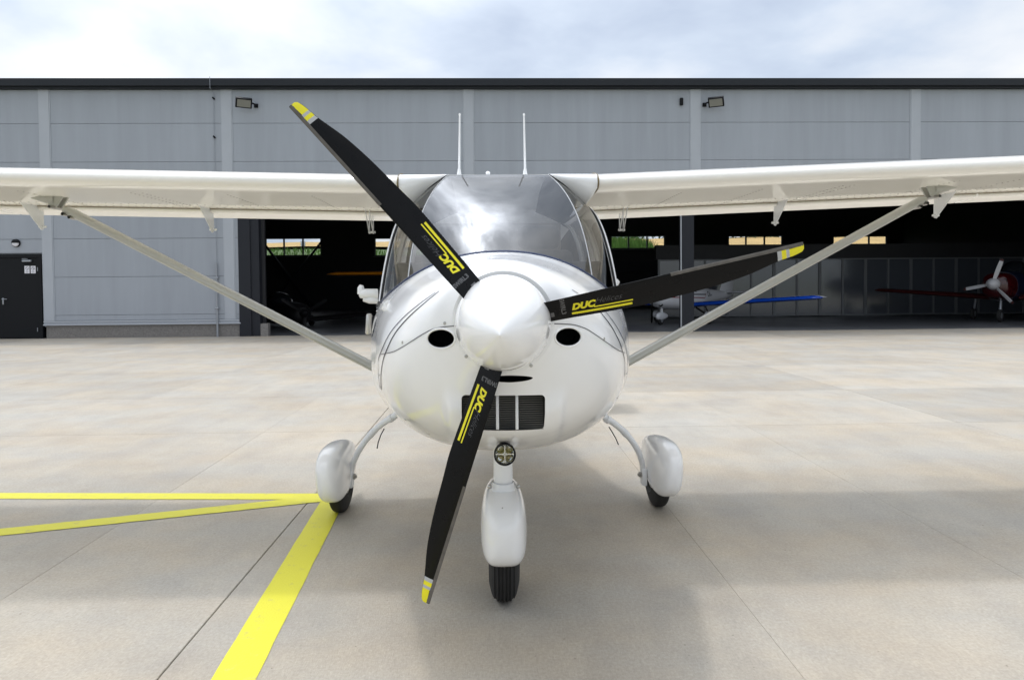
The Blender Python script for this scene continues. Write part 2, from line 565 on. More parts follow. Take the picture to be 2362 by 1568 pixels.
def yellow_material():
    m = mat('yellow_road_paint', (0.74, 0.70, 0.035), 0.55, bump=0.25, bscale=160)
    t = m.node_tree
    b = t.nodes['Principled BSDF']
    g = t.nodes.new('ShaderNodeNewGeometry')
    n = t.nodes.new('ShaderNodeTexNoise')
    n.inputs['Scale'].default_value = 14
    n.inputs['Detail'].default_value = 9
    n.inputs['Roughness'].default_value = 0.7
    t.links.new(g.outputs['Position'], n.inputs['Vector'])
    r = t.nodes.new('ShaderNodeValToRGB')
    e = r.color_ramp.elements
    e[0].position, e[1].position = 0.28, 0.42
    e[0].color = (0.44, 0.40, 0.13, 1)
    e[1].color = (0.64, 0.60, 0.028, 1)
    t.links.new(n.outputs['Fac'], r.inputs[0])
    t.links.new(r.outputs[0], b.inputs['Base Color'])
    return m
YPAINT = yellow_material()
def stripe(name, A, B, label, nseg=60):
    """painted line between edge A (two points) and edge B, with slightly ragged sides"""
    A, B = [Vector(p) for p in A], [Vector(p) for p in B]
    P = []
    d = (A[1] - A[0]).normalized()
    for i in range(nseg + 1):
        t = i / nseg
        l, r_ = A[0].lerp(B[0], t), A[1].lerp(B[1], t)
        l = l + d * random.uniform(-0.0025, 0.0025)
        r_ = r_ + d * random.uniform(-0.0025, 0.0025)
        l.z = r_.z = 0.0022
        P.append([l, r_])
    return tag(MB().grid(P).build(name, YPAINT, None, False), label, 'painted line', 'yellow apron markings')
def ext(p, q, k):
    return p + (q - p) * k
a0, a1, b0, b1 = gp(485, 1568), gp(588.5, 1568), gp(743, 1150), gp(789, 1166)
stripe('painted_line', (ext(b0, a0, 2.6), ext(b1, a1, 2.6)), (b0, b1), 'broad yellow painted line running from the left main wheel towards the viewer')
a0, a1, b0, b1 = gp(0, 1137), gp(0, 1150.5), gp(748, 1138.5), gp(748, 1152.5)
L1 = stripe('painted_line', (ext(b0, a0, 1.5), ext(b1, a1, 1.5)), (b0, b1), 'narrow yellow painted line running level to the left, the one farther from the viewer')
a0, a1, b0, b1 = gp(0, 1220), gp(0, 1236), gp(744, 1143), gp(744, 1157)
L2 = stripe('painted_line', (ext(b0, a0, 1.4), ext(b1, a1, 1.4)), (b0, b1), 'narrow yellow painted line slanting to the left, the one nearer the viewer')
for v in L2.data.vertices:
    v.co.z = 0.0034
for v in L1.data.vertices:
    v.co.z = 0.0028

# ------------------------------------------------------------------ hangar
PANEL = mat('grey_wall_panel', (0.318, 0.345, 0.385), 0.42, var=0.025, vscale=1.2, bump=0.04, bscale=3)
def streaks(m, base, amt):
    t = m.node_tree
    g = t.nodes.new('ShaderNodeNewGeometry')
    mp = t.nodes.new('ShaderNodeMapping')
    mp.inputs['Scale'].default_value = (1.6, 1.6, 0.12)
    n = t.nodes.new('ShaderNodeTexNoise')
    n.inputs['Scale'].default_value = 2.2
    n.inputs['Detail'].default_value = 7
    n.inputs['Roughness'].default_value = 0.6
    oi = t.nodes.new('ShaderNodeObjectInfo')
    ad = t.nodes.new('ShaderNodeMath')
    ad.operation = 'MULTIPLY_ADD'
    ad.inputs[1].default_value = 0.18
    r = t.nodes.new('ShaderNodeValToRGB')
    e = r.color_ramp.elements
    e[0].position, e[1].position = 0.36, 0.82
    e[0].color = tuple(c * (1 - amt) for c in base) + (1,)
    e[1].color = tuple(c * (1 + amt) for c in base) + (1,)
    t.links.new(g.outputs['Position'], mp.inputs[0])
    t.links.new(mp.outputs[0], n.inputs['Vector'])
    t.links.new(oi.outputs['Random'], ad.inputs[0])
    t.links.new(n.outputs['Fac'], ad.inputs[2])
    t.links.new(ad.outputs[0], r.inputs[0])
    t.links.new(r.outputs[0], t.nodes['Principled BSDF'].inputs['Base Color'])
streaks(PANEL, (0.318, 0.345, 0.385), 0.07)
PILASTER = mat('light_grey_trim', (0.39, 0.418, 0.458), 0.42, var=0.02)
FASCIA = mat('charcoal_fascia', (0.013, 0.016, 0.021), 0.5, spec=0.3)
PLINTH = mat('plinth_aggregate', (0.20, 0.19, 0.18), 0.9, var=0.35, vscale=60, bump=0.4, bscale=90)
CHAR = mat('charcoal_steel', (0.014, 0.016, 0.022), 0.55, spec=0.3)
INNER = mat('shade_toned_cladding', (0.018, 0.019, 0.022), 0.7, var=0.1)  # pale walls; the shade inside the hangar is put into this dark colour
DOORM = mat('black_door_paint', (0.006, 0.007, 0.009), 0.55, spec=0.2)
SIGNW = mat('sign_white', (0.75, 0.75, 0.80), 0.5)
SIGNK = mat('sign_print', (0.10, 0.10, 0.13), 0.6)
GALV = mat('galvanised_steel', (0.32, 0.34, 0.37), 0.4, metal=0.6)
FRAMEW = mat('window_frame_grey', (0.10, 0.105, 0.11), 0.5)
PANE = glass('window_pane', (0.93, 0.94, 0.94), 1.35)
LAMPG = mat('floodlight_glass', (0.22, 0.225, 0.20), 0.3)

def X_at(u, Y, v=600):
    return at(u, v, Y).x
HX0, HX1, HY1, HZ = -20.0, 24.0, 40.0, 6.715
XO = X_at(578, YW)               # left edge of the door opening
XO2 = 19.5
ZO = 4.15                        # top of the opening
EAVE = 6.475
hangar = empty('hangar', (0, YW, 0), 0, True)
tag(hangar, 'long grey panelled hangar with charcoal eaves and a wide open front', 'hangar')
pil_x = [X_at(u, YW, 300) for u in (103.5, 523.5, 1080.5, 1603, 2110)]
pil_x = [pil_x[0] - 6.0] + pil_x + [pil_x[-1] + 5.9, HX1 - 0.15]
# backing wall, set 6 cm behind the panels so that the joints are recessed
bk = MB()
bk.box((HX0, YW + 0.06, 0.30), (XO - 0.002, YW + 0.20, EAVE))
bk.box((XO - 0.002, YW + 0.06, ZO + 0.02), (XO2, YW + 0.20, EAVE))
bk.box((XO2, YW + 0.06, 0.30), (HX1, YW + 0.20, EAVE))
bk.build('wall_backing', PANEL, hangar, False)
edges_x = [HX0] + pil_x + [HX1]
rows = [0.46, 0.60, 1.60, 2.60, 3.60, 4.60, 5.60, EAVE]
DX0, DX1, DZ = X_at(-16, YW), X_at(96, YW), 2.21     # side door
for i in range(len(edges_x) - 1):
    xa, xb = edges_x[i], edges_x[i + 1]
    if xb - xa < 0.2:
        continue
    for j in range(len(rows) - 1):
        za, zb = rows[j], rows[j + 1]
        for (qa, qb) in ([(xa, xb)] if not (xa < XO < xb) or za >= ZO else [(xa, XO)] + ([(XO, xb)] if zb > ZO else [])):
            z0 = za
            if xa < XO < xb and za < ZO < zb and qa == xa:
                MB().box((qa + 0.002, YW, za + 0.005), (qb - 0.002, YW + 0.059, ZO + 0.015)).build('wall_panel', PANEL, hangar, False)
                continue
            if xa < XO < xb and za < ZO < zb:
                qa = xa
            if qa >= XO - 0.01 and qb <= XO2 + 0.3:
                if zb <= ZO:
                    continue
                z0 = max(za, ZO + 0.02)
            if qb <= pil_x[1] + 0.05 and qa > pil_x[0] - 0.05 and zb <= DZ + 0.5:
                if zb > DZ:
                    MB().box((qa, YW, DZ + 0.03), (qb, YW + 0.059, zb - 0.005), bev=0.004).build('wall_panel', PANEL, hangar, False)
                continue
            if xa < XO < xb and za < ZO < zb:
                z0 = ZO + 0.02
            g_ = 0.0036
            MB().box((qa + 0.002, YW, z0 + g_), (qb - 0.002, YW + 0.059, zb - g_), bev=0.004).build('wall_panel', PANEL, hangar, False)
# pieces of wall beside the door, below its head
MB().box((pil_x[0], YW, 0.46), (DX0 - 0.02, YW + 0.059, 2.24)).build('wall_panel', PANEL, hangar, False)
for x in pil_x[:-1]:
    zl = 0.46 if (x < XO or x > XO2) else ZO + 0.02
    p = MB().box((x - 0.125, YW - 0.022, zl), (x + 0.125, YW - 0.001, EAVE - 0.003), bev=0.004)
    p.box((x - 0.15, YW - 0.012, zl), (x - 0.126, YW - 0.001, EAVE - 0.003))
    p.box((x + 0.126, YW - 0.012, zl), (x + 0.15, YW - 0.001, EAVE - 0.003))
    p.build('pilaster_trim', PILASTER, hangar, False)
# base flashing in two steps and plinth
for xa, xb in ((pil_x[1] - 0.15, XO - 0.28),):
    MB().box((xa, YW - 0.030, 0.415), (xb, YW - 0.001, 0.455), bev=0.006).box((xa, YW - 0.012, 0.375), (xb, YW - 0.001, 0.414)).box((xa, YW - 0.05, 0.335), (xb, YW - 0.001, 0.372), bev=0.006).build('base_flashing', PILASTER, hangar, False)
MB().box((pil_x[1] - 0.10, YW + 0.01, -0.03), (XO + 0.42, YW + 0.19, 0.333)).build('plinth', PLINTH, hangar, False)
MB().box((HX0, YW + 0.01, -0.03), (DX0 - 0.1, YW + 0.19, 0.333)).build('plinth', PLINTH, hangar, False)
MB().box((XO2, YW + 0.01, -0.03), (HX1, YW + 0.19, 0.333)).build('plinth', PLINTH, hangar, False)
# eaves fascia and roof
MB().box((HX0 - 0.3, YW - 0.22, EAVE + 0.045), (HX1 + 0.3, YW + 0.3, HZ), bev=0.012).box((HX0 - 0.3, YW - 0.14, EAVE), (HX1 + 0.3, YW + 0.2, EAVE + 0.044)).build('eaves_fascia', FASCIA, hangar, False)
MB().box((HX0 - 0.3, YW + 0.31, HZ - 0.15), (HX1 + 0.3, HY1 + 0.3, HZ - 0.03)).build('roof', FASCIA, hangar, False)
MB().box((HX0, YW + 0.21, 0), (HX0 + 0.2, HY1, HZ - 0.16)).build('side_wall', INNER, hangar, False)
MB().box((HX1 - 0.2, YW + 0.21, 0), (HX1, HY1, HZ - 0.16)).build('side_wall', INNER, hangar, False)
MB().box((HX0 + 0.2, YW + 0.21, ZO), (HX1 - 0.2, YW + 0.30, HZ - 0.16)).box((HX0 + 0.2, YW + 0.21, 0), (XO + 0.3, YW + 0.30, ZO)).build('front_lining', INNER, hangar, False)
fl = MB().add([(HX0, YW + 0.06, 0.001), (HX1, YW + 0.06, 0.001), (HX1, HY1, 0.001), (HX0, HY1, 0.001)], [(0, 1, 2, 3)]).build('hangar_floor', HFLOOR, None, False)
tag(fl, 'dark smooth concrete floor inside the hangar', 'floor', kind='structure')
# jambs and posts
xj0, xj1 = XO, X_at(580, YW + 0.02)
MB().box((XO - 0.31, YW - 0.035, 0.0), (XO - 0.001, YW - 0.001, ZO + 0.1)).box((XO, YW + 0.0, 0.0), (XO + 0.22, YW + 0.205, ZO)).build('door_jamb', CHAR, hangar, False)
xp = X_at(1585, YW + 0.1, 700)
MB().box((xp - 0.155, YW + 0.05, 0), (xp + 0.17, YW + 0.35, ZO + 0.3), bev=0.006).build('door_post', CHAR, hangar, False)
MB().box((xp - 0.205, YW + 0.03, 0), (xp - 0.17, YW + 0.07, ZO + 0.2)).build('door_guide_rail', GALV, hangar, False)
MB().box((XO, YW + 0.02, ZO - 0.10), (XO2, YW + 0.20, ZO + 0.015)).build('door_lintel', CHAR, hangar, False)

# back wall with windows
win = []                         # (x0, x1, z0, z1)
for (ua, ub, va, vb) in ((610, 742, 549.5, 590), (862, 994, 549, 590), (1407, 1535, 544, 573.5), (1678, 1806, 544, 572.5), (1920, 2047, 544.5, 572.5)):
    p, q = at(ua, va, HY1 - 0.2), at(ub, vb, HY1 - 0.2)
    win.append((p.x, q.x, q.z, p.z))
xs = [HX0 + 0.2] + [x for w in win for x in w[:2]] + [HX1 - 0.2]
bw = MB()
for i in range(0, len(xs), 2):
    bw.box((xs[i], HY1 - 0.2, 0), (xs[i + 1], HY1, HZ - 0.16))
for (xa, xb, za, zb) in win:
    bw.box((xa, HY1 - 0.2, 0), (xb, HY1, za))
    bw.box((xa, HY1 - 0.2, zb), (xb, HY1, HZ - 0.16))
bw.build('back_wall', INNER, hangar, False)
for (xa, xb, za, zb) in win:
    yf = HY1 - 0.16
    fr = MB()
    fr.box((xa, yf, za), (xb, yf + 0.07, za + 0.055)).box((xa, yf, zb - 0.055), (xb, yf + 0.07, zb))
    for x in (xa, xa + (xb - xa) / 3 - 0.045, xa + 2 * (xb - xa) / 3 - 0.045, xb - 0.09):
        fr.box((x, yf + 0.003, za + 0.055), (x + 0.09, yf + 0.067, zb - 0.055))
    fo = fr.build('window', FRAMEW, hangar, False)
    for k in range(3):
        pa, pb = xa + k * (xb - xa) / 3 + 0.046, xa + (k + 1) * (xb - xa) / 3 - 0.046
        MB().box((pa, yf + 0.03, za + 0.056), (pb, yf + 0.036, zb - 0.056)).build('pane', PANE, fo, False)
    MB().box((xa - 0.06, HY1 - 0.27, za - 0.06), (xb + 0.06, HY1 - 0.165, za - 0.002)).build('sill', FRAMEW, fo, False)
for (ua, va, ub, vb) in ((602, 553, 740, 735), (745, 553, 604, 735)):
    MB().tube([at(ua, va, HY1 - 0.7), at(ub, vb, HY1 - 0.7 + (0.12 if ua > ub else 0))], 0.07, 8).build('cross_brace', CHAR, hangar)
MB().box((X_at(1395, 39.3), HY1 - 0.45, 2.0), (HX1 - 0.2, HY1 - 0.21, 2.6)).build('wall_rail', CHAR, hangar, False)

# folding glazed partition inside, on the right
PY = 26.2
part_ = empty('glazed_partition', (X_at(1900, PY), PY, 0), 0, True)
tag(part_, 'dark reflective glazed folding partition with grey frames inside the hangar', 'partition')
PGL = mat('partition_glazing', (0.07, 0.08, 0.095), 0.14, spec=0.9, bump=0.10, bscale=1.3)
PFR = mat('partition_frame', (0.14, 0.15, 0.16), 0.5)
px = [X_at(1519, PY) + 0.885 * k for k in range(17)]
pz0, pz1 = 0.04, 2.22
for k in range(len(px) - 1):
    MB().box((px[k] + 0.03, PY + 0.01, pz0 + 0.05), (px[k + 1] - 0.03, PY + 0.03, pz1 - 0.05)).build('glazing_panel', PGL, part_, False)
for k, x in enumerate(px):
    w_ = 0.055 if k % 2 else 0.035
    MB().box((x - w_, PY - 0.02, pz0), (x + w_, PY + 0.05, pz1)).build('frame_post', PFR, part_, False)
for k in range(len(px) - 1):
    wa, wb = (0.055 if k % 2 else 0.035), (0.035 if k % 2 else 0.055)
    MB().box((px[k] + wa, PY - 0.018, pz1 - 0.05), (px[k + 1] - wb, PY + 0.048, pz1)).build('top_rail', PFR, part_, False)
    MB().box((px[k] + wa, PY - 0.018, pz0), (px[k + 1] - wb, PY + 0.048, pz0 + 0.05)).build('bottom_rail', PFR, part_, False)
MB().box((px[0] - 0.1, PY + 0.02, pz1 + 0.002), (HX1 - 0.2, PY + 0.3, pz1 + 0.55)).build('header_beam', INNER, part_, False)

# side door with closer, hinges, handle and two notices
door = empty('side_door', ((DX0 + DX1) / 2, YW, 0), 0, True)
tag(door, 'black steel side door with two white notices at the far left of the hangar', 'door')
MB().box((DX0, YW - 0.03, -0.01), (DX0 + 0.07, YW + 0.058, DZ)).box((DX1 - 0.07, YW - 0.03, -0.01), (DX1, YW + 0.058, DZ)).box((DX0 + 0.07, YW - 0.03, DZ - 0.09), (DX1 - 0.07, YW + 0.058, DZ)).build('door_frame', DOORM, door, False)
leaf = MB().box((DX0 + 0.075, YW - 0.012, 0.02), (DX1 - 0.075, YW + 0.05, DZ - 0.095), bev=0.004).build('door_leaf', DOORM, door, False)
def dpt(u, v):
    return at(u, v, YW - 0.02)
p = dpt(63.5, 602)
MB().box((p.x - 0.115, YW - 0.075, p.z - 0.025), (p.x + 0.115, YW - 0.014, p.z + 0.025), bev=0.008).build('door_closer', GALV, leaf)
MB().box((p.x - 0.12, YW - 0.06, p.z + 0.05), (p.x + 0.02, YW - 0.035, p.z + 0.062)).build('closer_arm', GALV, leaf, False)
for (ua, ub) in ((56, 68), (70.2, 82)):
    a_, b_ = dpt(ua, 613.5), dpt(ub, 630.5)
    sg = MB().box((a_.x, YW - 0.016, b_.z), (b_.x, YW - 0.0135, a_.z)).build('notice', SIGNW, leaf, False)
    cx, cz, rr = (a_.x + b_.x) / 2, a_.z * 0.66 + b_.z * 0.34, 0.045
    pr = MB().lathe([(0, rr - 0.008), (0, rr)], (cx, YW - 0.018, cz), (0, -1, 0), 20)
    pr.add([(cx - 0.033, YW - 0.0182, cz + 0.026), (cx - 0.026, YW - 0.0182, cz + 0.033), (cx + 0.033, YW - 0.0182, cz - 0.026), (cx + 0.026, YW - 0.0182, cz - 0.033)], [(0, 1, 2, 3)])
    if ua > 60:
        pr.add([(cx - 0.01, YW - 0.0181, cz), (cx + 0.02, YW - 0.0181, cz + 0.022), (cx + 0.02, YW - 0.0181, cz - 0.022)], [(0, 1, 2)])
    for k, wv in enumerate((0.03, 0.042, 0.036)):
        z_ = b_.z + 0.055 - 0.018 * k
        pr.add([(cx - wv, YW - 0.0178, z_), (cx + wv, YW - 0.0178, z_), (cx + wv, YW - 0.0178, z_ + 0.006), (cx - wv, YW - 0.0178, z_ + 0.006)], [(0, 1, 2, 3)])
    pr.build('pictogram', SIGNK, sg, False)
for v_ in (621, 760, 640 + 60):
    if v_ == 700:
        continue
    p = dpt(87.5, v_)
    MB().tube([(p.x, YW - 0.035, p.z - 0.05), (p.x, YW - 0.035, p.z + 0.05)], 0.009, 8).build('hinge', GALV, leaf)
p = dpt(7, 690)
MB().box((p.x - 0.02, YW - 0.026, p.z - 0.14), (p.x + 0.02, YW - 0.013, p.z + 0.03), bev=0.004).tube([(p.x, YW - 0.025, p.z), (p.x, YW - 0.07, p.z), (p.x + 0.13, YW - 0.07, p.z)], 0.01, 8).build('door_handle', GALV, leaf)
MB().box((DX0 - 0.1, YW - 0.42, -0.03), (DX1 + 0.05, YW + 0.0, -0.002), bev=0.006).build('door_step', CHAR, door, False)

# wall lamps, box, lightning conductor
def floodlight(u, v, side, label):
    p = at(u, v, YW - 0.30)
    e = empty('floodlight', (p.x, YW, p.z), 0, True)
    tag(e, label, 'floodlight', 'floodlights on the hangar wall')
    M = Matrix.Translation(p) @ Matrix.Rotation(R(26) * side, 4, 'Z') @ Matrix.Rotation(R(40), 4, 'X')
    MB().box((-0.20, -0.03, -0.135), (0.20, 0.05, 0.135), M, bev=0.012).build('housing', DOORM, e)
    MB().box((-0.165, -0.036, -0.10), (0.165, -0.0305, 0.10), M).build('lamp_glass', LAMPG, e, False)
    q = p + Vector((0.22 * side, 0.08, 0.0))
    MB().tube([p + Vector((0.19 * side, 0.03, 0)), q, (q.x + 0.02 * side, YW + 0.003, q.z)], 0.022, 8).box((q.x - 0.05, YW - 0.03, q.z - 0.05), (q.x + 0.05, YW - 0.001, q.z + 0.05)).build('bracket', DOORM, e)
floodlight(562, 238, 1, 'black floodlight on the hangar wall right of the second grey pilaster')
floodlight(1651, 236, -1, 'black floodlight on the hangar wall beside the small black box')
p = at(1570.5, 236, YW)
tag(MB().box((p.x - 0.045, YW - 0.07, p.z - 0.10), (p.x + 0.045, YW - 0.001, p.z + 0.10), bev=0.02).build('sensor_box', DOORM), 'small black upright sensor box high on the hangar wall', 'sensor')
p = at(37, 561, YW - 0.03)
e = empty('bulkhead_lamp', (p.x, YW, p.z), 0, True)
tag(e, 'round bulkhead lamp with black upper shield above the side door', 'wall lamp')
MB().lathe([(0, 0.10), (0.05, 0.10), (0.055, 0.095)], (p.x, YW - 0.001, p.z), (0, -1, 0), 28).build('lamp_ring', DOORM, e)
dome = MB().lathe([(0.05, 0.09), (0.075, 0.08), (0.092, 0.05), (0.098, 0.0)], (p.x, YW - 0.001, p.z), (0, -1, 0), 28)
dome.build('diffuser', SIGNW, e)
sh = MB()
P = []
for i in range(13):
    a = math.pi * i / 12
    P.append([(p.x + math.cos(a) * r_, YW - d_, p.z + math.sin(a) * r_ + 0.002) for d_, r_ in ((0.03, 0.106), (0.075, 0.098), (0.10, 0.07), (0.108, 0.0))])
sh.grid(P).build('shield', DOORM, e)
cond = empty('lightning_conductor', (X_at(497, YW, 500), YW, 0), 0, True)
tag(cond, 'thin lightning conductor rod running down the wall beside the second pilaster', 'conductor')
cx = X_at(496.5, YW, 400)
MB().tube([(cx, YW - 0.24, HZ + 0.03), (cx, YW - 0.24, EAVE - 0.03), (cx, YW - 0.03, EAVE - 0.06), (cx, YW - 0.03, 1.95)], 0.0065, 6).build('wire', GALV, cond)
for v_ in (228, 317):
    q = at(497, v_, YW)
    MB().box((cx - 0.02, YW - 0.045, q.z - 0.035), (cx + 0.02, YW - 0.001, q.z + 0.035), Matrix.Translation((cx, 0, q.z)) @ Matrix.Rotation(R(-40), 4, 'Y') @ Matrix.Translation((-cx, 0, -q.z))).build('clamp', DOORM, cond, False)
MB().tube([(cx, YW - 0.06, 0.0), (cx, YW - 0.06, 1.95)], 0.026, 10).build('protection_tube', GALV, cond)
for z_ in (0.75, 1.55):
    MB().tube([(cx - 0.045, YW - 0.06, z_), (cx + 0.045, YW - 0.06, z_)], 0.03, 8).box((cx - 0.01, YW - 0.06, z_ - 0.012), (cx + 0.01, YW - 0.001, z_ + 0.012)).build('clamp', GALV, cond)

# ------------------------------------------------------------------ land behind the hangar
def hill_z(x, y):
    if y < 42:
        return -0.07
    bank = (3.3 + 0.7 * (1 - sstep(-2, 9, x))) * sstep(42.0, 52.0, y)
    slope = (0.068 + 0.010 * sstep(-30, 40, x)) * max(0, y - 52)
    top = 7.2 + 2.0 * sstep(-40, 50, x)
    s = slope if slope < top else top + (slope - top) * 0.05
    return bank + s + 0.12 * math.sin(x * 0.31) + 0.1 * math.sin(y * 0.23 + x * 0.1)
GX = np.concatenate([np.linspace(-140, -45, 12), np.linspace(-40, 70, 56), np.linspace(78, 200, 14)])
GY = np.concatenate([np.linspace(41.2, 60, 20), np.linspace(62, 140, 40), np.linspace(145, 320, 16)])
bankm = MB().grid([[(x, y, hill_z(x, y)) for y in GY if y <= 60] for x in GX]).build('grass_bank', GRASS, None, True, 80)
tag(bankm, 'green grassy bank rising behind the hangar windows', 'bank', kind='structure')
fieldm = MB().grid([[(x, y, hill_z(x, y) + 0.25) for y in GY if y >= 58] for x in GX]).build('wheat_field', WHEAT, None, True, 80)
tag(fieldm, 'golden ripe wheat field rising to the skyline behind the hangar', 'field', kind='structure')
LEAFD = mat('dark_foliage', (0.03, 0.055, 0.02), 0.8, var=0.4, vscale=0.6)
GREENL = mat('tall_green_stems', (0.11, 0.22, 0.035), 0.7, var=0.35, vscale=2.0)
# far wood along the skyline on the right
v, f = [], []
for k in range(9000):
    x = random.uniform(14, 150)
    y = 168 + random.gauss(0, 3)
    h0 = 4.2 + 1.6 * math.sin(x * 0.35) + 1.1 * math.sin(x * 0.83 + 1)
    z = hill_z(x, y) + random.random() ** 0.7 * max(2.0, h0)
    s = random.uniform(0.25, 0.6)
    d = Vector((random.gauss(0, 1), random.gauss(0, 1), random.gauss(0, 1))).normalized()
    e_ = d.orthogonal().normalized()
    c = Vector((x, y, z))
    k0 = len(v)
    v += [c + d * s, c + e_ * s * 0.7, c - d * s, c - e_ * s * 0.7]
    f.append((k0, k0 + 1, k0 + 2, k0 + 3))
tag(mesh('distant_wood', v, f, LEAFD, None, False), 'dark distant wood along the skyline above the wheat', 'wood', kind='stuff')
v, f = [], []
for k in range(9000):
    u = random.gauss(1440, 52)
    if k % 5 == 0:
        u = random.uniform(560, 1100)
    y = random.uniform(46.5, 52.0)
    x = X_at(u, y, 580)
    hgt = random.uniform(0.8, 1.75) * max(0.15, 1.0 - 0.6 * sstep(1480, 1540, u)) if u > 1150 else random.uniform(0.08, 0.3)
    z = hill_z(x, y)
    w_ = random.uniform(0.02, 0.055)
    lx, ly = random.gauss(0, 0.12) * hgt, random.gauss(0, 0.12) * hgt
    k0 = len(v)
    v += [(x - w_, y, z), (x + w_, y, z), (x + lx * 0.5 + w_ * 0.8, y + ly * 0.5, z + hgt * 0.6), (x + lx * 0.5 - w_ * 0.8, y + ly * 0.5, z + hgt * 0.6), (x + lx, y + ly, z + hgt)]
    f += [(k0, k0 + 1, k0 + 2, k0 + 3), (k0 + 3, k0 + 2, k0 + 4)]
tag(mesh('tall_grass', v, f, GREENL, None, False), 'tall green grass and reeds seen through the hangar windows', 'grass', kind='stuff')
names = ['leftmost', 'second', 'third', 'fourth', 'fifth', 'sixth', 'seventh', 'eighth', 'ninth']
for k, u in enumerate((655, 1441, 1519, 1706, 1796, 1933, 1975, 2012, 2033)):
    y = 50.5
    x = X_at(u, y, 580)
    z = hill_z(x, y)
    tag(MB().tube([(x, y, z - 0.05), (x, y, z + 0.85)], 0.045, 8).lathe([(0.85, 0.045), (0.88, 0.02)], (x, y, z), (0, 0, 1), 8).build('fence_post', CHAR), 'dark fence post on the bank behind the hangar, %s from the left' % names[k], 'fence post', 'fence posts behind the hangar')
x = X_at(699, 50, 580)
z = hill_z(x, 50)
e = empty('small_signpost', (x, 50, z), 0)
tag(e, 'small white board on a post seen through the left hangar window', 'signpost')
MB().tube([(0, 0, -0.05), (0, 0, 1.0)], 0.025, 8).build('post', CHAR, e)
MB().box((-0.17, -0.03, 0.62), (0.17, -0.027 + 0.012, 1.0), bev=0.004).build('board', SIGNW, e)

# ------------------------------------------------------------------ the white high wing aircraft
AX = 0.037                                     # its centre line
plane = empty('light_aircraft', (AX, 3.6, 0), 0, True)
tag(plane, 'white high-wing light aircraft with a black three-blade propeller parked on the apron', 'aircraft')
def ac(x, y, z):
    return Vector((x + AX, y, z))

# ---- cowling and front fuselage: one family of sections along the length
tY  = [2.02, 2.035, 2.06, 2.10, 2.15, 2.22, 2.35, 2.55, 2.80, 3.10, 3.35, 3.80, 4.40, 5.20, 6.20, 7.60]
fW  = pchip(tY, [.150, .172, .215, .263, .305, .350, .405, .460, .515, .578, .615, .625, .57, .42, .26, .09])
fT  = pchip(tY, [1.310, 1.318, 1.326, 1.332, 1.338, 1.343, 1.352, 1.372, 1.402, 1.400, 1.36, 1.32, 1.55, 1.42, 1.22, 1.06])
fB  = pchip(tY, [1.010, .985, .925, .860, .810, .775, .725, .662, .622, .592, .572, .56, .58, .66, .77, .88])
fZ  = pchip(tY, [1.160, 1.150, 1.125, 1.09, 1.06, 1.035, 1.015, 1.005, 1.00, .97, .95, .93, .98, 1.0, .98, .96])
fN  = pchip(tY, [2.0, 2.0, 2.02, 2.06, 2.1, 2.15, 2.25, 2.35, 2.45, 2.65, 2.8, 2.8, 2.5, 2.3, 2.1, 2.0])
fNU = pchip(tY, [2.0, 2.0, 2.02, 2.06, 2.08, 2.1, 2.1, 2.12, 2.15, 2.35, 2.8, 2.8, 2.5, 2.3, 2.1, 2.0])
fX  = pchip(tY, [-.004, -.004, -.004, -.003, -.003, -.002, -.001, 0, 0, 0, 0, 0, 0, 0, 0, 0])
def sec(y, a):
    w, zc, n = fW(y), fZ(y), (fNU(y) if math.sin(a) > 0 else fN(y))
    x, z = superpt(a, w, fT(y) - zc, zc - fB(y), n)
    x += fX(y); z += zc
    yy = y
    # the chin with the radiator stands forward
    if y < 2.60:
        k = sstep(0.195, 0.163, abs(x)) * sstep(0.985, 0.88, z) * sstep(2.60, 2.36, y) * sstep(2.04, 2.11, y)
        yy -= 0.032 * k
    # raised spine behind the spinner
    if 2.02 < y < 2.8 and z > 1.1:
        k = math.exp(-(x / 0.15) ** 2) * sstep(2.02, 2.12, y) * sstep(2.8, 2.4, y)
        z += 0.010 * k
    return Vector((x + AX, yy, z))
NA = 168
def angs(n=NA):
    return [2 * math.pi * k / n + 0.0001 for k in range(n)]
ys = [2.02 + 0.76 * (t ** 1.7) for t in np.linspace(0, 1, 90)]
cb = MB()
rows_ = [[sec(y, a) for a in angs()] for y in ys]
V = [p for r_ in rows_ for p in r_]
F = []
for i in range(len(ys) - 1):
    for k in range(NA):
        F.append((i * NA + k, i * NA + (k + 1) % NA, (i + 1) * NA + (k + 1) % NA, (i + 1) * NA + k))
F.append(tuple(range(NA)))
F.append(tuple(range((len(ys) - 1) * NA, len(ys) * NA)))
cb.add(V, F)
cowl = cb.build('engine_cowling', [WHITE, DARKS], plane, True, 40)
bvh_cowl = BVHTree.FromPolygons([tuple(p) for p in V], F)
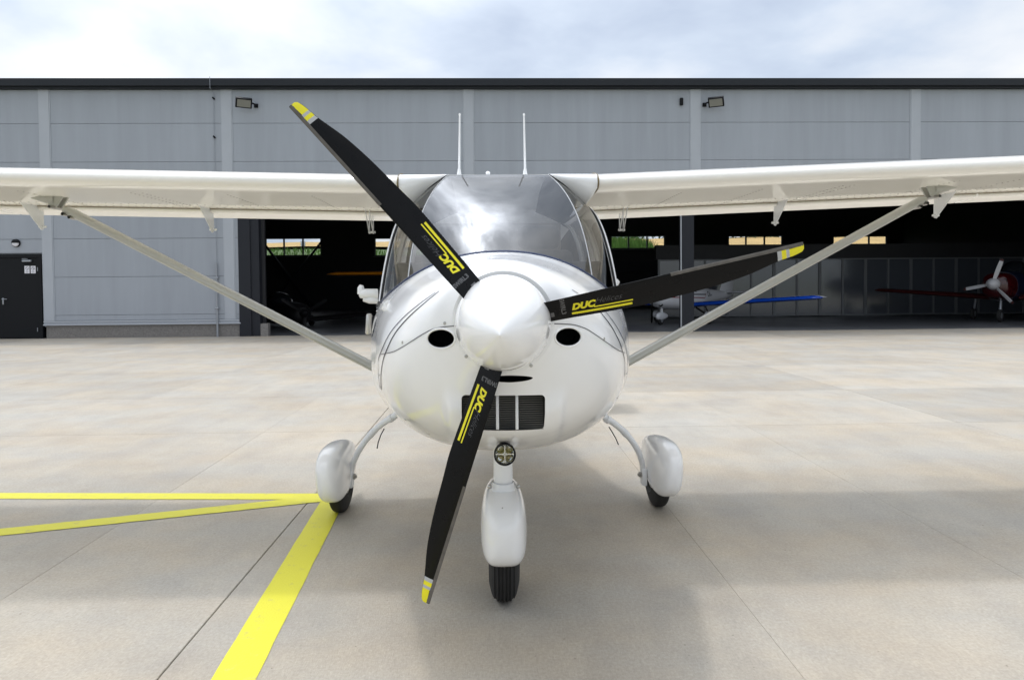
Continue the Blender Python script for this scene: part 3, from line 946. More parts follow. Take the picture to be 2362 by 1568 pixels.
# openings: two round intakes, the slot under the spinner and the radiator mouth
def cut(o, cutter_mb):
    c = cutter_mb.build('cutter', [WHITE, DARKS], None, False)
    for q in c.data.polygons:
        q.material_index = 1
    md = o.modifiers.new('b', 'BOOLEAN')
    md.operation, md.solver, md.object = 'DIFFERENCE', 'EXACT', c
    try:
        md.material_mode = 'INDEX'
    except Exception:
        pass
    bpy.context.view_layer.update()
    me = bpy.data.meshes.new_from_object(o.evaluated_get(bpy.context.evaluated_depsgraph_get()))
    o.modifiers.clear()
    old = o.data
    o.data = me
    bpy.data.meshes.remove(old)
    bpy.data.objects.remove(c)
def on(bvh, u, v):
    d = ray(u, v).normalized()
    h, nrm, _, _ = bvh.ray_cast(Vector((0, 0, CAM_H)), d)
    if h is None:
        return None, None
    if nrm.dot(d) > 0:
        nrm = -nrm
    return h, nrm
def oval_prism(pts, y0, y1):
    """cutter that narrows along the view of the opening"""
    return MB().prism([(p.x, y0, p.z) for p in pts], (0, y1 - y0, 0))
INTAKES = []
for (uc, vc, du, dv, tilt) in ((1016.5, 781, 32.5, 21.5, R(-4)), (1310.5, 777, 31.5, 21.0, R(4))):
    c, _ = on(bvh_cowl, uc, vc)
    pts = []
    for k in range(36):
        a = 2 * math.pi * k / 36
        eu, ev = du * math.cos(a), dv * math.sin(a)
        q = at(uc + eu * math.cos(tilt) - ev * math.sin(tilt), vc + eu * math.sin(tilt) + ev * math.cos(tilt), c.y)
        pts.append(q)
    INTAKES.append((uc, vc, du, dv, tilt, c))
    cut(cowl, oval_prism(pts, 1.95, c.y + 0.16))
c, _ = on(bvh_cowl, 1180, 873)
pts = []
for k in range(40):
    a = 2 * math.pi * k / 40
    x = math.cos(a)
    pts.append(at(1175 + 54 * x, 872 + (10.5 * math.sin(a) if math.sin(a) > 0 else 7 * math.sin(a)) * (1 - 0.12 * abs(x)), c.y))
cut(cowl, oval_prism(pts, 1.95, c.y + 0.14))
def round_rect(ua, ub, va, vb, rd, y, n=6):
    P = []
    for cx, cy, a0 in ((ub - rd, va + rd, -90), (ub - rd, vb - rd, 0), (ua + rd, vb - rd, 90), (ua + rd, va + rd, 180)):
        for k in range(n + 1):
            a = R(a0 + 90 * k / n)
            P.append(at(cx + rd * math.cos(a), cy + rd * math.sin(a), y))
    return P
cR, _ = on(bvh_cowl, 1161, 955)
RA, RB, RVA, RVB = 1064, 1257, 910.5, 998
cut(cowl, oval_prism(round_rect(RA, RB, RVA, RVB, 10, cR.y), 1.9, cR.y + 0.13))
for q_ in cowl.data.polygons:
    q_.material_index = 1 if (q_.center.y < 2.74 and bvh_cowl.find_nearest(q_.center)[3] > 0.004) else 0
while len(cowl.data.materials) < 2:
    cowl.data.materials.append(DARKS)
cowl.data.materials[0], cowl.data.materials[1] = WHITE, DARKS
cowl.data.shade_smooth()
cowl.data.set_sharp_from_angle(angle=R(38))
if len(cowl.data.materials) < 2:
    cowl.data.materials.append(DARKS)

def ribbon(bvh, uv, width, name, m, parent, off=0.0012, n=60, taper=0.0):
    """a thin decal band that follows the skin along a curve given in the photograph"""
    uv = [Vector((a, b, 0)) for a, b in uv]
    L = [0.0]
    for i in range(1, len(uv)):
        L.append(L[-1] + (uv[i] - uv[i - 1]).length)
    fu, fv = pchip(L, [p.x for p in uv]), pchip(L, [p.y for p in uv])
    P = []
    for i in range(n + 1):
        h, nr = on(bvh, fu(L[-1] * i / n), fv(L[-1] * i / n))
        if h is not None:
            if P and (h - P[-1][0]).length > 0.07:
                break
            P.append((h, nr))
    rows = []
    for i, (h, nr) in enumerate(P):
        a, b = P[max(0, i - 1)][0], P[min(len(P) - 1, i + 1)][0]
        t = (b - a).normalized()
        s = nr.cross(t).normalized()
        w_ = width * (1 - taper * (1 - i / n))
        r_ = []
        for k in (-1, 0, 1):
            q = h + s * (w_ / 2 * k)
            hh, nn, _, _ = bvh.find_nearest(q)
            if nn.dot(nr) < 0:
                nn = -nn
            r_.append(hh + nn * off)
        rows.append(r_)
    return MB().grid(rows).build(name, m, parent)
def zz(x, y, oy=740.0):                      # a point read off an enlargement, to picture pixels
    return ((860 + x / 3.267) / 1.0586, (oy + y / 3.267) / 1.0586)

# front fuselage behind the cowling
ys2 = [2.786, 2.80, 2.85, 2.9, 2.95, 3.0, 3.05, 3.1, 3.15, 3.2, 3.25, 3.3, 3.35, 3.42]
ys2 += list(np.linspace(3.5, 7.6, 34))
def body_top(y):
    return 1.215
V2, rowsb = [], []
NB = 120
for y in ys2:
    rowsb.append([sec(y, a) for a in angs(NB)])
Vb = [p for r_ in rowsb for p in r_]
Fb = []
for i in range(len(ys2) - 1):
    for k in range(NB):
        ym, zm = (ys2[i] + ys2[i + 1]) / 2, (rowsb[i][k].z + rowsb[i + 1][k].z) / 2
        if 3.36 < ym < 4.75 and zm > 1.235:
            continue                          # the cabin is open above the sill
        Fb.append((i * NB + k, i * NB + (k + 1) % NB, (i + 1) * NB + (k + 1) % NB, (i + 1) * NB + k))
Fb.append(tuple(range((len(ys2) - 1) * NB, len(ys2) * NB)))
body = mesh('fuselage', Vb, Fb, WHITE, plane, True, 50)
bvh_all = BVHTree.FromPolygons([tuple(p) for p in V] + [tuple(p) for p in Vb], F[:-1] + [tuple(i + len(V) for i in q) for q in Fb[:-1]])

# cowl seams, pinstripes, screws
seamL = [zz(*p) for p in ((812, 182), (730, 190), (640, 210), (560, 250), (480, 300), (400, 350), (320, 390), (215, 410))]
seamR = [zz(*p) for p in ((1610, 164), (1740, 170), (1850, 200), (1950, 260), (2050, 330), (2130, 380), (2185, 400))]
ribbon(bvh_all, seamL, 0.0028, 'cowl_seam', SEAM, cowl)
ribbon(bvh_all, seamR, 0.0028, 'cowl_seam', SEAM, cowl)
grL = [zz(665, 1090, 380), zz(540, 1180, 380), zz(400, 1300, 380), zz(300, 1420, 380), zz(245, 1530, 380), zz(207, 470), zz(208, 570), zz(222, 680)]
dkL = [zz(695, 1080, 380), zz(560, 1190, 380), zz(440, 1300, 380), zz(340, 1420, 380), zz(280, 1540, 380), zz(243, 470), zz(228, 600), zz(232, 690)]
grR = [zz(1960, 1180, 380), zz(2030, 1260, 380), zz(2120, 1390, 380), zz(2180, 1530, 380), zz(2196, 480), zz(2192, 560)]
dkR = [zz(1910, 1170, 380), zz(1990, 1265, 380), zz(2080, 1390, 380), zz(2150, 1550, 380), zz(2172, 480), zz(2172, 580)]
ribbon(bvh_all, grL, 0.010, 'pinstripe', STRIPE2, cowl, taper=0.7)
ribbon(bvh_all, dkL, 0.0095, 'pinstripe', STRIPE, cowl, taper=0.7)
ribbon(bvh_all, grR, 0.010, 'pinstripe', STRIPE2, cowl, taper=0.5)
ribbon(bvh_all, dkR, 0.0095, 'pinstripe', STRIPE, cowl, taper=0.5)
ribbon(bvh_all, [zz(188, 1318, 380), zz(178, 1375, 380), zz(160, 1425, 380)], 0.03, 'side_decal', STRIPE, cowl, n=12)
ribbon(bvh_all, [zz(1750, 1070, 380), zz(1775, 1086, 380), zz(1800, 1102, 380)], 0.004, 'vent_slit', SEAM, cowl)
for p in ((737, 160), (400, 312), (908, 425), (1425, 497), (2008, 285), (605, 1040), (1790, 1025), (2115, 752), (215, 570), (2185, 560), (420, 928)):
    h, nr = on(bvh_all, *zz(*p))
    if h is None:
        continue
    MB().lathe([(-0.002, 0.0055), (0.0012, 0.0052), (0.0018, 0.003), (0.0012, 0.0)], h, nr, 10).build('screw', STEEL, cowl)
# intake lips
for (uc, vc, du, dv, tilt, c) in INTAKES:
    rg = []
    for k in range(49):
        a = 2 * math.pi * k / 48
        eu, ev = (du + 1.5) * math.cos(a), (dv + 1.5) * math.sin(a)
        q = at(uc + eu * math.cos(tilt) - ev * math.sin(tilt), vc + eu * math.sin(tilt) + ev * math.cos(tilt), c.y)
        h, nr, _, _ = bvh_cowl.ray_cast(Vector((q.x, 1.5, q.z)), Vector((0, 1, 0)))
        rg.append(h if h is not None else q)
    MB().tube(rg, 0.0034, 10, caps=False).build('intake_lip', WHITE, cowl)
# radiator: fins, and two white uprights
fy = cR.y + 0.062
tc_a, tc_b = at(RA, RVA, cR.y), at(RB, RVB, cR.y)
fin = MB()
NF = 17
for k in range(NF):
    z = tc_b.z + (tc_a.z - tc_b.z) * (k + 0.8) / NF
    M = Matrix.Translation((0, fy, z)) @ Matrix.Rotation(R(28), 4, 'X')
    fin.box((tc_a.x + 0.001, -0.009, -0.0011), (tc_b.x - 0.001, 0.012, 0.0011), M)
fin.build('radiator_fins', RAD, cowl, False)
for u in (1146.5, 1191.5):
    q, q2 = at(u, 912, fy - 0.05), at(u, 990, fy - 0.05)
    MB().box((q.x - 0.0045, fy - 0.054, q2.z), (q.x + 0.0045, fy - 0.044, q.z + 0.006), bev=0.002).build('radiator_upright', LEGW, cowl)

# ---- spinner and propeller
TIP = at(1152, 773, 1.735)
HUB = at(1160, 744, 1.985)
AXIS = (TIP - HUB).normalized()               # points forward
SL = (TIP - HUB).length
SR = 0.1375
prof = [(-0.022, 0.0), (-0.022, SR * 0.985), (-0.012, SR)]
for t in np.linspace(0, 1, 30):
    rr = SR * (1 - t ** 1.75) ** 0.80
    prof.append((SL * t, rr))
MB().lathe(prof, HUB, AXIS, 72).build('spinner', SPIN, plane, True, 60)
MB().lathe([(-0.030, 0.02), (-0.030, SR * 0.97), (-0.0225, SR * 0.97), (-0.0225, 0.02)], HUB, AXIS, 48).build('spinner_backplate', DARKS, plane)
e_up = (Vector((0, 0, 1)) - AXIS * AXIS.z).normalized()
e_rt = e_up.cross(-AXIS)
if e_rt.x < 0:
    e_rt = -e_rt
def disc_pt(u, v, dy=0.0):
    d = ray(u, v)
    o = Vector((0, 0, CAM_H))
    c = HUB + AXIS * 0.035
    t = (c - o).dot(AXIS) / d.dot(AXIS)
    return o + d * t
# blade outline measured from the photograph: distance from the root, projected chord
BL = 0.729
s_ch = [0.0, .0056, .077, .174, .277, .376, .441, .548, .638, .729]        # from the tip inwards
p_ch = [.020, .0273, .0408, .0614, .0714, .0757, .0788, .0751, .0709, .0666]
chf = pchip(s_ch, [0.94 * c_ for c_ in p_ch])
def beta(r):
    return min(R(40), math.atan(1.05 / (2 * math.pi * max(r, 0.1))))
def make_blade(tip_le, root_le):
    """blade between its leading edge at the tip and at the root"""
    ctr = HUB + AXIS * 0.035
    le_t, le_r = disc_pt(*tip_le), disc_pt(*root_le)
    er = (le_t - le_r).normalized()
    Lb = (le_t - le_r).length
    et = AXIS.cross(er)                        # towards the leading edge (turns anticlockwise seen from the front)
    mid = (le_t + le_r) / 2 - ctr
    if et.dot(mid - er * mid.dot(er)) < 0 and False:
        et = -et
    rc0 = (le_r - ctr).dot(er)
    def P(s, c, side, off=0.0):
        """s 0 root..1 tip, c 0 leading..1 trailing edge, side +1 front, -1 back"""
        d_tip = (1 - s) * BL
        pr = chf(d_tip)
        r = rc0 + s * Lb
        b = beta(r)
        ch = pr / math.cos(b)
        tk = ch * (0.16 - 0.085 * s)
        yt = 5 * tk * (0.2969 * math.sqrt(max(c, 0)) - 0.126 * c - 0.3516 * c * c + 0.2843 * c ** 3 - 0.1015 * c ** 4)
        camb = ch * 0.05 * 4 * c * (1 - c)
        zt = camb + side * yt * (0.75 if side > 0 else 0.35) + off
        x = (c - 0.30) * ch
        tg = x * math.cos(b) + zt * -math.sin(b) * 0
        base = le_r + er * (Lb * s)
        # chord runs back from the leading edge, turned by the pitch angle
        q = base - et * (c * ch * math.cos(b)) + AXIS * ((0.30 - c) * ch * math.sin(b)) + AXIS * (zt * math.cos(b)) + et * (zt * math.sin(b))
        return q
    def strip(s0, s1, c0, c1, off, ns, ncc, side=1):
        return [[P(s0 + (s1 - s0) * i / ns, c0 + (c1 - c0) * j / ncc, side, off * side) for j in range(ncc + 1)] for i in range(ns + 1)]
    ns, ncc = 60, 14
    cs = [(0.5 - 0.5 * math.cos(math.pi * j / ncc)) for j in range(ncc + 1)]
    rows = []
    for i in range(ns + 1):
        s = -0.035 + (1.035) * i / ns
        rows.append([P(s, c, 1) for c in cs] + [P(s, c, -1) for c in cs[-2:0:-1]])
    nr = len(rows[0])
    v = [p for r_ in rows for p in r_]
    f = [(i * nr + k, i * nr + (k + 1) % nr, (i + 1) * nr + (k + 1) % nr, (i + 1) * nr + k) for i in range(ns) for k in range(nr)]
    f.append(tuple(range(nr)))
    f.append(tuple(range(ns * nr, ns * nr + nr)))
    bo = mesh('propeller_blade', v, f, BLACK, plane, True, 50)
    # metal guard on the outer leading edge
    g = MB()
    ns2 = 40
    gr = []
    for i in range(ns2 + 1):
        s = 0.485 + 0.513 * i / ns2
        cw = 0.0105 / chf((1 - s) * BL)
        fr = [P(s, cw * (1 - j / 5) ** 2, 1, 0.0009) for j in range(6)]
        bk_ = [P(s, cw * (j / 5) ** 2, -1, -0.0009) for j in range(1, 6)]
        fr[5] = fr[5] + et * 0.0008
        gr.append(fr + bk_)
    g.grid(gr)
    g.build('leading_edge_guard', GUARD, bo, True, 60)
    # tip bands
    def s_of(d):
        return 1 - d / BL
    for (d0, d1, m_) in ((0.0005, 0.042, YEL), (0.042, 0.051, BANDG), (0.051, 0.064, YEL), (0.064, 0.076, BANDG)):
        sA, sB = s_of(d1), s_of(d0)
        cw = 0.0107 / chf((d0 + d1) / 2)
        MB().grid(strip(sA, sB, cw, 0.985, 0.0007, 8, 10)).build('tip_band', m_, bo)
    # lettering, measured along the blade from the root (metres) and across it (0 leading edge .. 1)
    def put(vs, fs, d0, cmid, name, m_, rot=False, off=0.0016):
        out = []
        for p in vs:
            a_, b_ = (p.x, p.y)
            if rot:
                a_, b_ = p.y * 1.0, -p.x
            s = (d0 + a_) / BL
            ch = chf((1 - s) * BL) / math.cos(beta(rc0 + s * Lb))
            c = cmid - b_ / ch
            out.append(P(s, min(max(c, 0.002), 0.998), 1, off))
        return MB().add(out, fs).build(name, m_, bo, False)
    def fine(vs, fs, n=2):
        bm = bmesh.new()
        pv = [bm.verts.new(p) for p in vs]
        for q in fs:
            try:
                bm.faces.new([pv[i] for i in q])
            except ValueError:
                pass
        for _ in range(n):
            bmesh.ops.subdivide_edges(bm, edges=[e for e in bm.edges if e.calc_length() > 0.008], cuts=1)
            bmesh.ops.triangulate(bm, faces=bm.faces)
        bm.verts.ensure_lookup_table()
        bm.verts.index_update()
        o = [p.co.copy() for p in bm.verts], [[x.index for x in q.verts] for q in bm.faces]
        bm.free()
        return o
    vs, fs = fine(*text_mesh('DUC', 0.030, 0.28, 0.0017, spacing=0.98))
    put(vs, fs, 0.066, 0.705, 'lettering', YEL)
    MB().grid(strip(0.064 / BL, 0.236 / BL, 0.815, 0.895, 0.0017, 40, 4)).build('lettering_stripe', YEL, bo)
    MB().grid(strip(0.128 / BL, 0.239 / BL, 0.705, 0.75, 0.0015, 30, 3)).build('lettering_stripe', YEL, bo)
    vs, fs = fine(*text_mesh('Hélices', 0.026, 0.55, -0.0004))
    put(vs, fs, 0.131, 0.60, 'lettering', LETD)
    vs, fs = fine(*text_mesh('SWIRL3', 0.0185, 0.0, 0.0005))
    put([Vector((p.x - 0.034, p.y, 0)) for p in vs], fs, 0.036, 0.50, 'lettering', LETG, True)
    # small root plate
    MB().grid(strip(0.004 / BL, 0.014 / BL, 0.66, 0.84, 0.0010, 2, 4)).build('root_label', LETG, bo)
    return bo
def z6(x, y):
    return ((680 + x / 3.015) / 1.0586, (220 + y / 3.015) / 1.0586)
def z7(x, y):
    return ((1320 + x / 3.374) / 1.0586, (560 + y / 3.374) / 1.0586)
def z8(x, y):
    return ((960 + x / 2.529) / 1.0586, (880 + y / 2.529) / 1.0586)
make_blade(z6(78, 125), z6(1365, 1530))['label'] = 'propeller blade pointing up to the left'
make_blade(z7(2160, 104), z7(45, 595))['label'] = 'propeller blade pointing to the right'
make_blade(z8(222, 1500), z8(672, 62))['label'] = 'propeller blade pointing down'

# ---- windscreen, quarter windows, doors, roof
def quad3(a, b, c, t):
    a, b, c = Vector(a), Vector(b), Vector(c)
    return a * ((1 - t) * (1 - 2 * t)) + b * (4 * t * (1 - t)) + c * (t * (2 * t - 1))
CB, CMD, CT = (0, 2.80, 1.398), (0, 3.085, 1.622), (0, 3.42, 1.812)
KB, KM, KT = (.392, 2.955, 1.292), (.351, 3.195, 1.607), (.245, 3.425, 1.811)
OB, OM, OT = (.560, 3.30, 1.20), (.508, 3.42, 1.53), (.432, 3.505, 1.668)
def centre_pt(s, t):
    """s -1..1 across, t 0 bottom..1 top"""
    c, k = quad3(CB, CMD, CT, t), quad3(KB, KM, KT, t)
    q = abs(s) ** 2.2
    x = k.x * s
    return ac(x, c.y + (k.y - c.y) * q, c.z + (k.z - c.z) * q)
MB().grid([[centre_pt(s, t) for t in np.linspace(0, 1, 25)] for s in np.linspace(-1, 1, 41)]).build('windscreen', WSG, plane, True, 80)
for sg_ in (-1, 1):
    def quarter(a, t, off=0.0):
        k, o = quad3(KB, KM, KT, t), quad3(OB, OM, OT, t)
        p = k.lerp(o, a)
        bul = 0.022 * 4 * a * (1 - a)
        return ac(sg_ * (p.x + bul * 0.8 + off), p.y - bul * 0.5, p.z)
    MB().grid([[quarter(a, t) for t in np.linspace(0, 1, 25)] for a in np.linspace(0, 1, 11)]).build('quarter_window', SIDEG, plane, True, 80)
    # thin bead along the bend, black seal along the rear edge
    MB().tube([quarter(0, t) for t in np.linspace(0, 1, 25)], 0.0028, 6).build('window_bead', BANDG, plane)
    MB().tube([quarter(1, t, 0.002) for t in np.linspace(0, 1, 25)] , 0.006, 6).build('window_seal', SEAL, plane)
    MB().tube([quarter(a, 1, 0.002) for a in np.linspace(0, 1, 11)], 0.005, 6).build('window_seal', SEAL, plane)
    # door post and door with its window
    def side(y_, t):
        """cabin side between the post and the rear, t 0 sill..1 roof"""
        x = quad3((.563, 0, 0), (.514, 0, 0), (.438, 0, 0), t).x
        a = (y_ - 3.3) / 1.2
        k = quad3(OB, OM, OT, t)
        y0 = k.y
        yy = y0 + (4.55 - y0) * a
        bl = 0.045 * math.sin(math.pi * min(a * 0.8 + 0.05, 1)) * (1 - 0.4 * t)
        return ac(sg_ * (x + bl), yy, k.z + 0.03 * a * (1 - t))
    def side_patch(a0, a1, t0, t1, off=0.0, n=12, m=14):
        G = []
        for i in range(n + 1):
            row = []
            for j in range(m + 1):
                p = side(3.3 + 1.2 * (a0 + (a1 - a0) * i / n), t0 + (t1 - t0) * j / m)
                row.append(p + Vector((sg_ * off, 0, 0)))
            G.append(row)
        return G
    def slab_patch(a0, a1, t0, t1, name, m_, th=0.02):
        A, B = side_patch(a0, a1, t0, t1, 0.004), side_patch(a0, a1, t0, t1, 0.004 - th)
        b = MB().grid(A).grid(B)
        for (r1, r2) in ((A[0], B[0]), (A[-1], B[-1]), ([r_[0] for r_ in A], [r_[0] for r_ in B]), ([r_[-1] for r_ in A], [r_[-1] for r_ in B])):
            b.grid([r1, r2])
        return b.build(name, m_, plane, True, 50)
    slab_patch(0.0, 0.05, 0, 1, 'door_post', WHITE)
    slab_patch(0.52, 0.60, 0, 1, 'door_post', WHITE)
    slab_patch(0.96, 1.0, 0, 1, 'door_post', WHITE)
    slab_patch(0.05, 0.52, 0.92, 1, 'door_header', WHITE)
    slab_patch(0.60, 0.96, 0.90, 1, 'door_header', WHITE)
    slab_patch(0.05, 0.52, 0.0, 0.045, 'door_sill', WHITE)
    slab_patch(0.60, 0.96, 0.0, 0.10, 'door_sill', WHITE)
    MB().grid(side_patch(0.05, 0.52, 0.045, 0.92, -0.002)).build('door_window', SIDEG, plane, True, 80)
    MB().grid(side_patch(0.60, 0.96, 0.10, 0.90, -0.002)).build('rear_window', SIDEG, plane, True, 80)
    # filler between sill and fuselage tub
    G = []
    for i in range(21):
        a = i / 20
        p = side(3.3 + 1.2 * a, 0.0)
        yy = p.y
        w_ = fW(yy)
        zc, n_ = fZ(yy), fN(yy)
        zq = min(1.15, fT(yy) - 0.02)
        fr_ = (zq - zc) / (fT(yy) - zc)
        xq = w_ * (1 - min(0.999, max(0, fr_)) ** n_) ** (1 / n_)
        q = ac(sg_ * (xq - 0.004), yy, zq)
        G.append([p + Vector((sg_ * 0.004, 0, 0)), (p + q) / 2 + Vector((sg_ * 0.012, 0, 0)), q])
    MB().grid(G).build('cabin_side', WHITE, plane, True, 60)
# blue-black bead at the foot of the windscreen
for name, fn in (('windscreen_trim', None),):
    line = []
    for s in np.linspace(-1, 1, 61):
        p = centre_pt(s, 0.0)
        line.append(p)
    def foot(a, sg_):
        k, o = Vector(KB), Vector(OB)
        p = k.lerp(o, a)
        return ac(sg_ * (p.x + 0.018 * 4 * a * (1 - a)), p.y - 0.01 * 4 * a * (1 - a), p.z)
    line = [foot(a, -1) for a in np.linspace(1, 0.05, 16)] + line + [foot(a, 1) for a in np.linspace(0.05, 1, 16)]
    out = []
    for p in line:
        h, nr, _, _ = bvh_all.ray_cast(Vector((p.x, p.y, 1.9)), Vector((0, 0, -1)))
        out.append(Vector((p.x, p.y, h.z + 0.003)) if h is not None and abs(h.z - p.z) < 0.08 else p)
    MB().tube(out, 0.006, 8).build('windscreen_trim', TRIM, plane)

# interior
MB().grid([[ac(x * (0.34 + 0.026 * j), 2.84 + 0.085 * j, 1.407 + 0.004 * j - 0.42 * x * x * (0.34 + 0.026 * j)) for j in range(6)] for x in np.linspace(-1, 1, 17)]).build('glareshield', CABLK, plane, True, 70)
MB().box((AX - 0.50, 3.28, 0.85), (AX + 0.50, 3.33, 1.38), bev=0.02).build('instrument_panel', CABLK, plane)
for sx in (-0.255, 0.255):
    st = MB()
    st.box((AX + sx - 0.21, 3.72, 0.88), (AX + sx + 0.21, 4.12, 1.00), bev=0.04)
    M = Matrix.Translation((AX + sx, 4.15, 0.98)) @ Matrix.Rotation(R(-14), 4, 'X')
    st.box((-0.21, -0.05, 0), (0.21, 0.06, 0.52), M, bev=0.045)
    so = st.build('seat', CABIN, plane)
    MB().box((-0.13, -0.04, 0.53), (0.13, 0.05, 0.68), M, bev=0.04).build('headrest', CABIN, so)
MB().box((AX - 0.42, 4.58, 0.70), (AX + 0.42, 4.60, 1.68)).build('rear_bulkhead', CABTRIM, plane, False)
MB().box((AX - 0.40, 3.35, 0.66), (AX + 0.40, 4.58, 0.69)).build('cabin_floor', CABIN, plane, False)

# roof over the cabin and rear spine
_sx = [0, .01, .03, .06, .12, .25, .4, .6, .8, 1.0]
_top = pchip([math.sqrt(x) for x in _sx], [0, .022, .036, .047, .061, .075, .074, .055, .025, -.022])
_bot = pchip([math.sqrt(x) for x in [0, .01, .03, .06, .12, .3, .6, 1.0]], [0, -.015, -.024, -.029, -.031, -.030, -.029, -.029])
def foil(c, yl, zl, chord, n=26, tk=1.0):
    """closed wing section with a blunt nose and flat bottom, from the tail over the top to the nose and back"""
    out = []
    for i in range(n + 1):
        x = 0.5 + 0.5 * math.cos(math.pi * i / n)
        out.append((yl + chord * x, zl + tk * _top(math.sqrt(max(0, x)))))
    for i in range(1, n + 1):
        x = 0.5 - 0.5 * math.cos(math.pi * i / n)
        out.append((yl + chord * x, zl + tk * _bot(math.sqrt(max(0, x)))))
    return out
WLE, WCH = 3.39, 1.04
DIHS = {-1: 0.0228, 1: 0.0390}
def wing_z(x, sg_):
    return 1.767 + DIHS[sg_] * max(0, abs(x) - 0.485)
R_ = []
for i in range(21):
    t = i / 20
    y_ = 3.42 + 1.2 * t
    zc = 1.813 + 0.045 * math.sin(math.pi * min(1, t * 1.15)) - 0.07 * t * t
    R_.append([ac(x, y_ + 0.0, zc - 0.004 * (x / 0.48) ** 2) for x in np.linspace(-0.25, 0.25, 9)])
R2 = [[p - Vector((0, 0, 0.012)) for p in r_] for r_ in R_]
roof = MB().grid(R_).grid(R2).grid([R_[0], R2[0]]).build('cabin_roof', WHITE, plane, True, 60)
MB().grid([[ac(sx * (0.48 - 0.30 * t), 4.62 + 1.3 * t, 1.80 - 0.50 * t - 0.16 * (sx ** 2)) for sx in np.linspace(-1, 1, 13)] for t in np.linspace(0, 1, 9)]).build('rear_spine', WHITE, plane, True, 70)

# root fairings: from the window frame out to the wing root section
for sg_ in (-1, 1):
    LT = [0, 0.18, 0.30, 0.42, 0.55, 0.70, 1.0]
    lf = [pchip(LT, q) for q in ([.245, .245, .272, .345, .430, .440, .440], [3.75, 3.43, 3.432, 3.462, 3.512, 3.75, 4.43], [1.842, 1.8135, 1.794, 1.738, 1.668, 1.668, 1.69])]
    rt = [pchip(LT, q) for q in ([.485] * 7, [3.72, 3.44, 3.402, 3.392, 3.41, 3.72, 4.43], [1.842, 1.816, 1.796, 1.767, 1.742, 1.736, 1.738])]
    G = []
    for i in range(13):
        a = i / 12
        G.append([ac(sg_ * (lf[0](t) * (1 - a) + rt[0](t) * a), lf[1](t) * (1 - a) + rt[1](t) * a - 0.012 * math.sin(math.pi * a) * sstep(0.2, 0.4, t) * sstep(0.8, 0.5, t), lf[2](t) * (1 - a) + rt[2](t) * a - 0.010 * math.sin(math.pi * a) * sstep(0.3, 0.5, t)) for t in np.linspace(0, 1, 41)])
    MB().grid(G).build('root_fairing', WHITE, plane, True, 60)

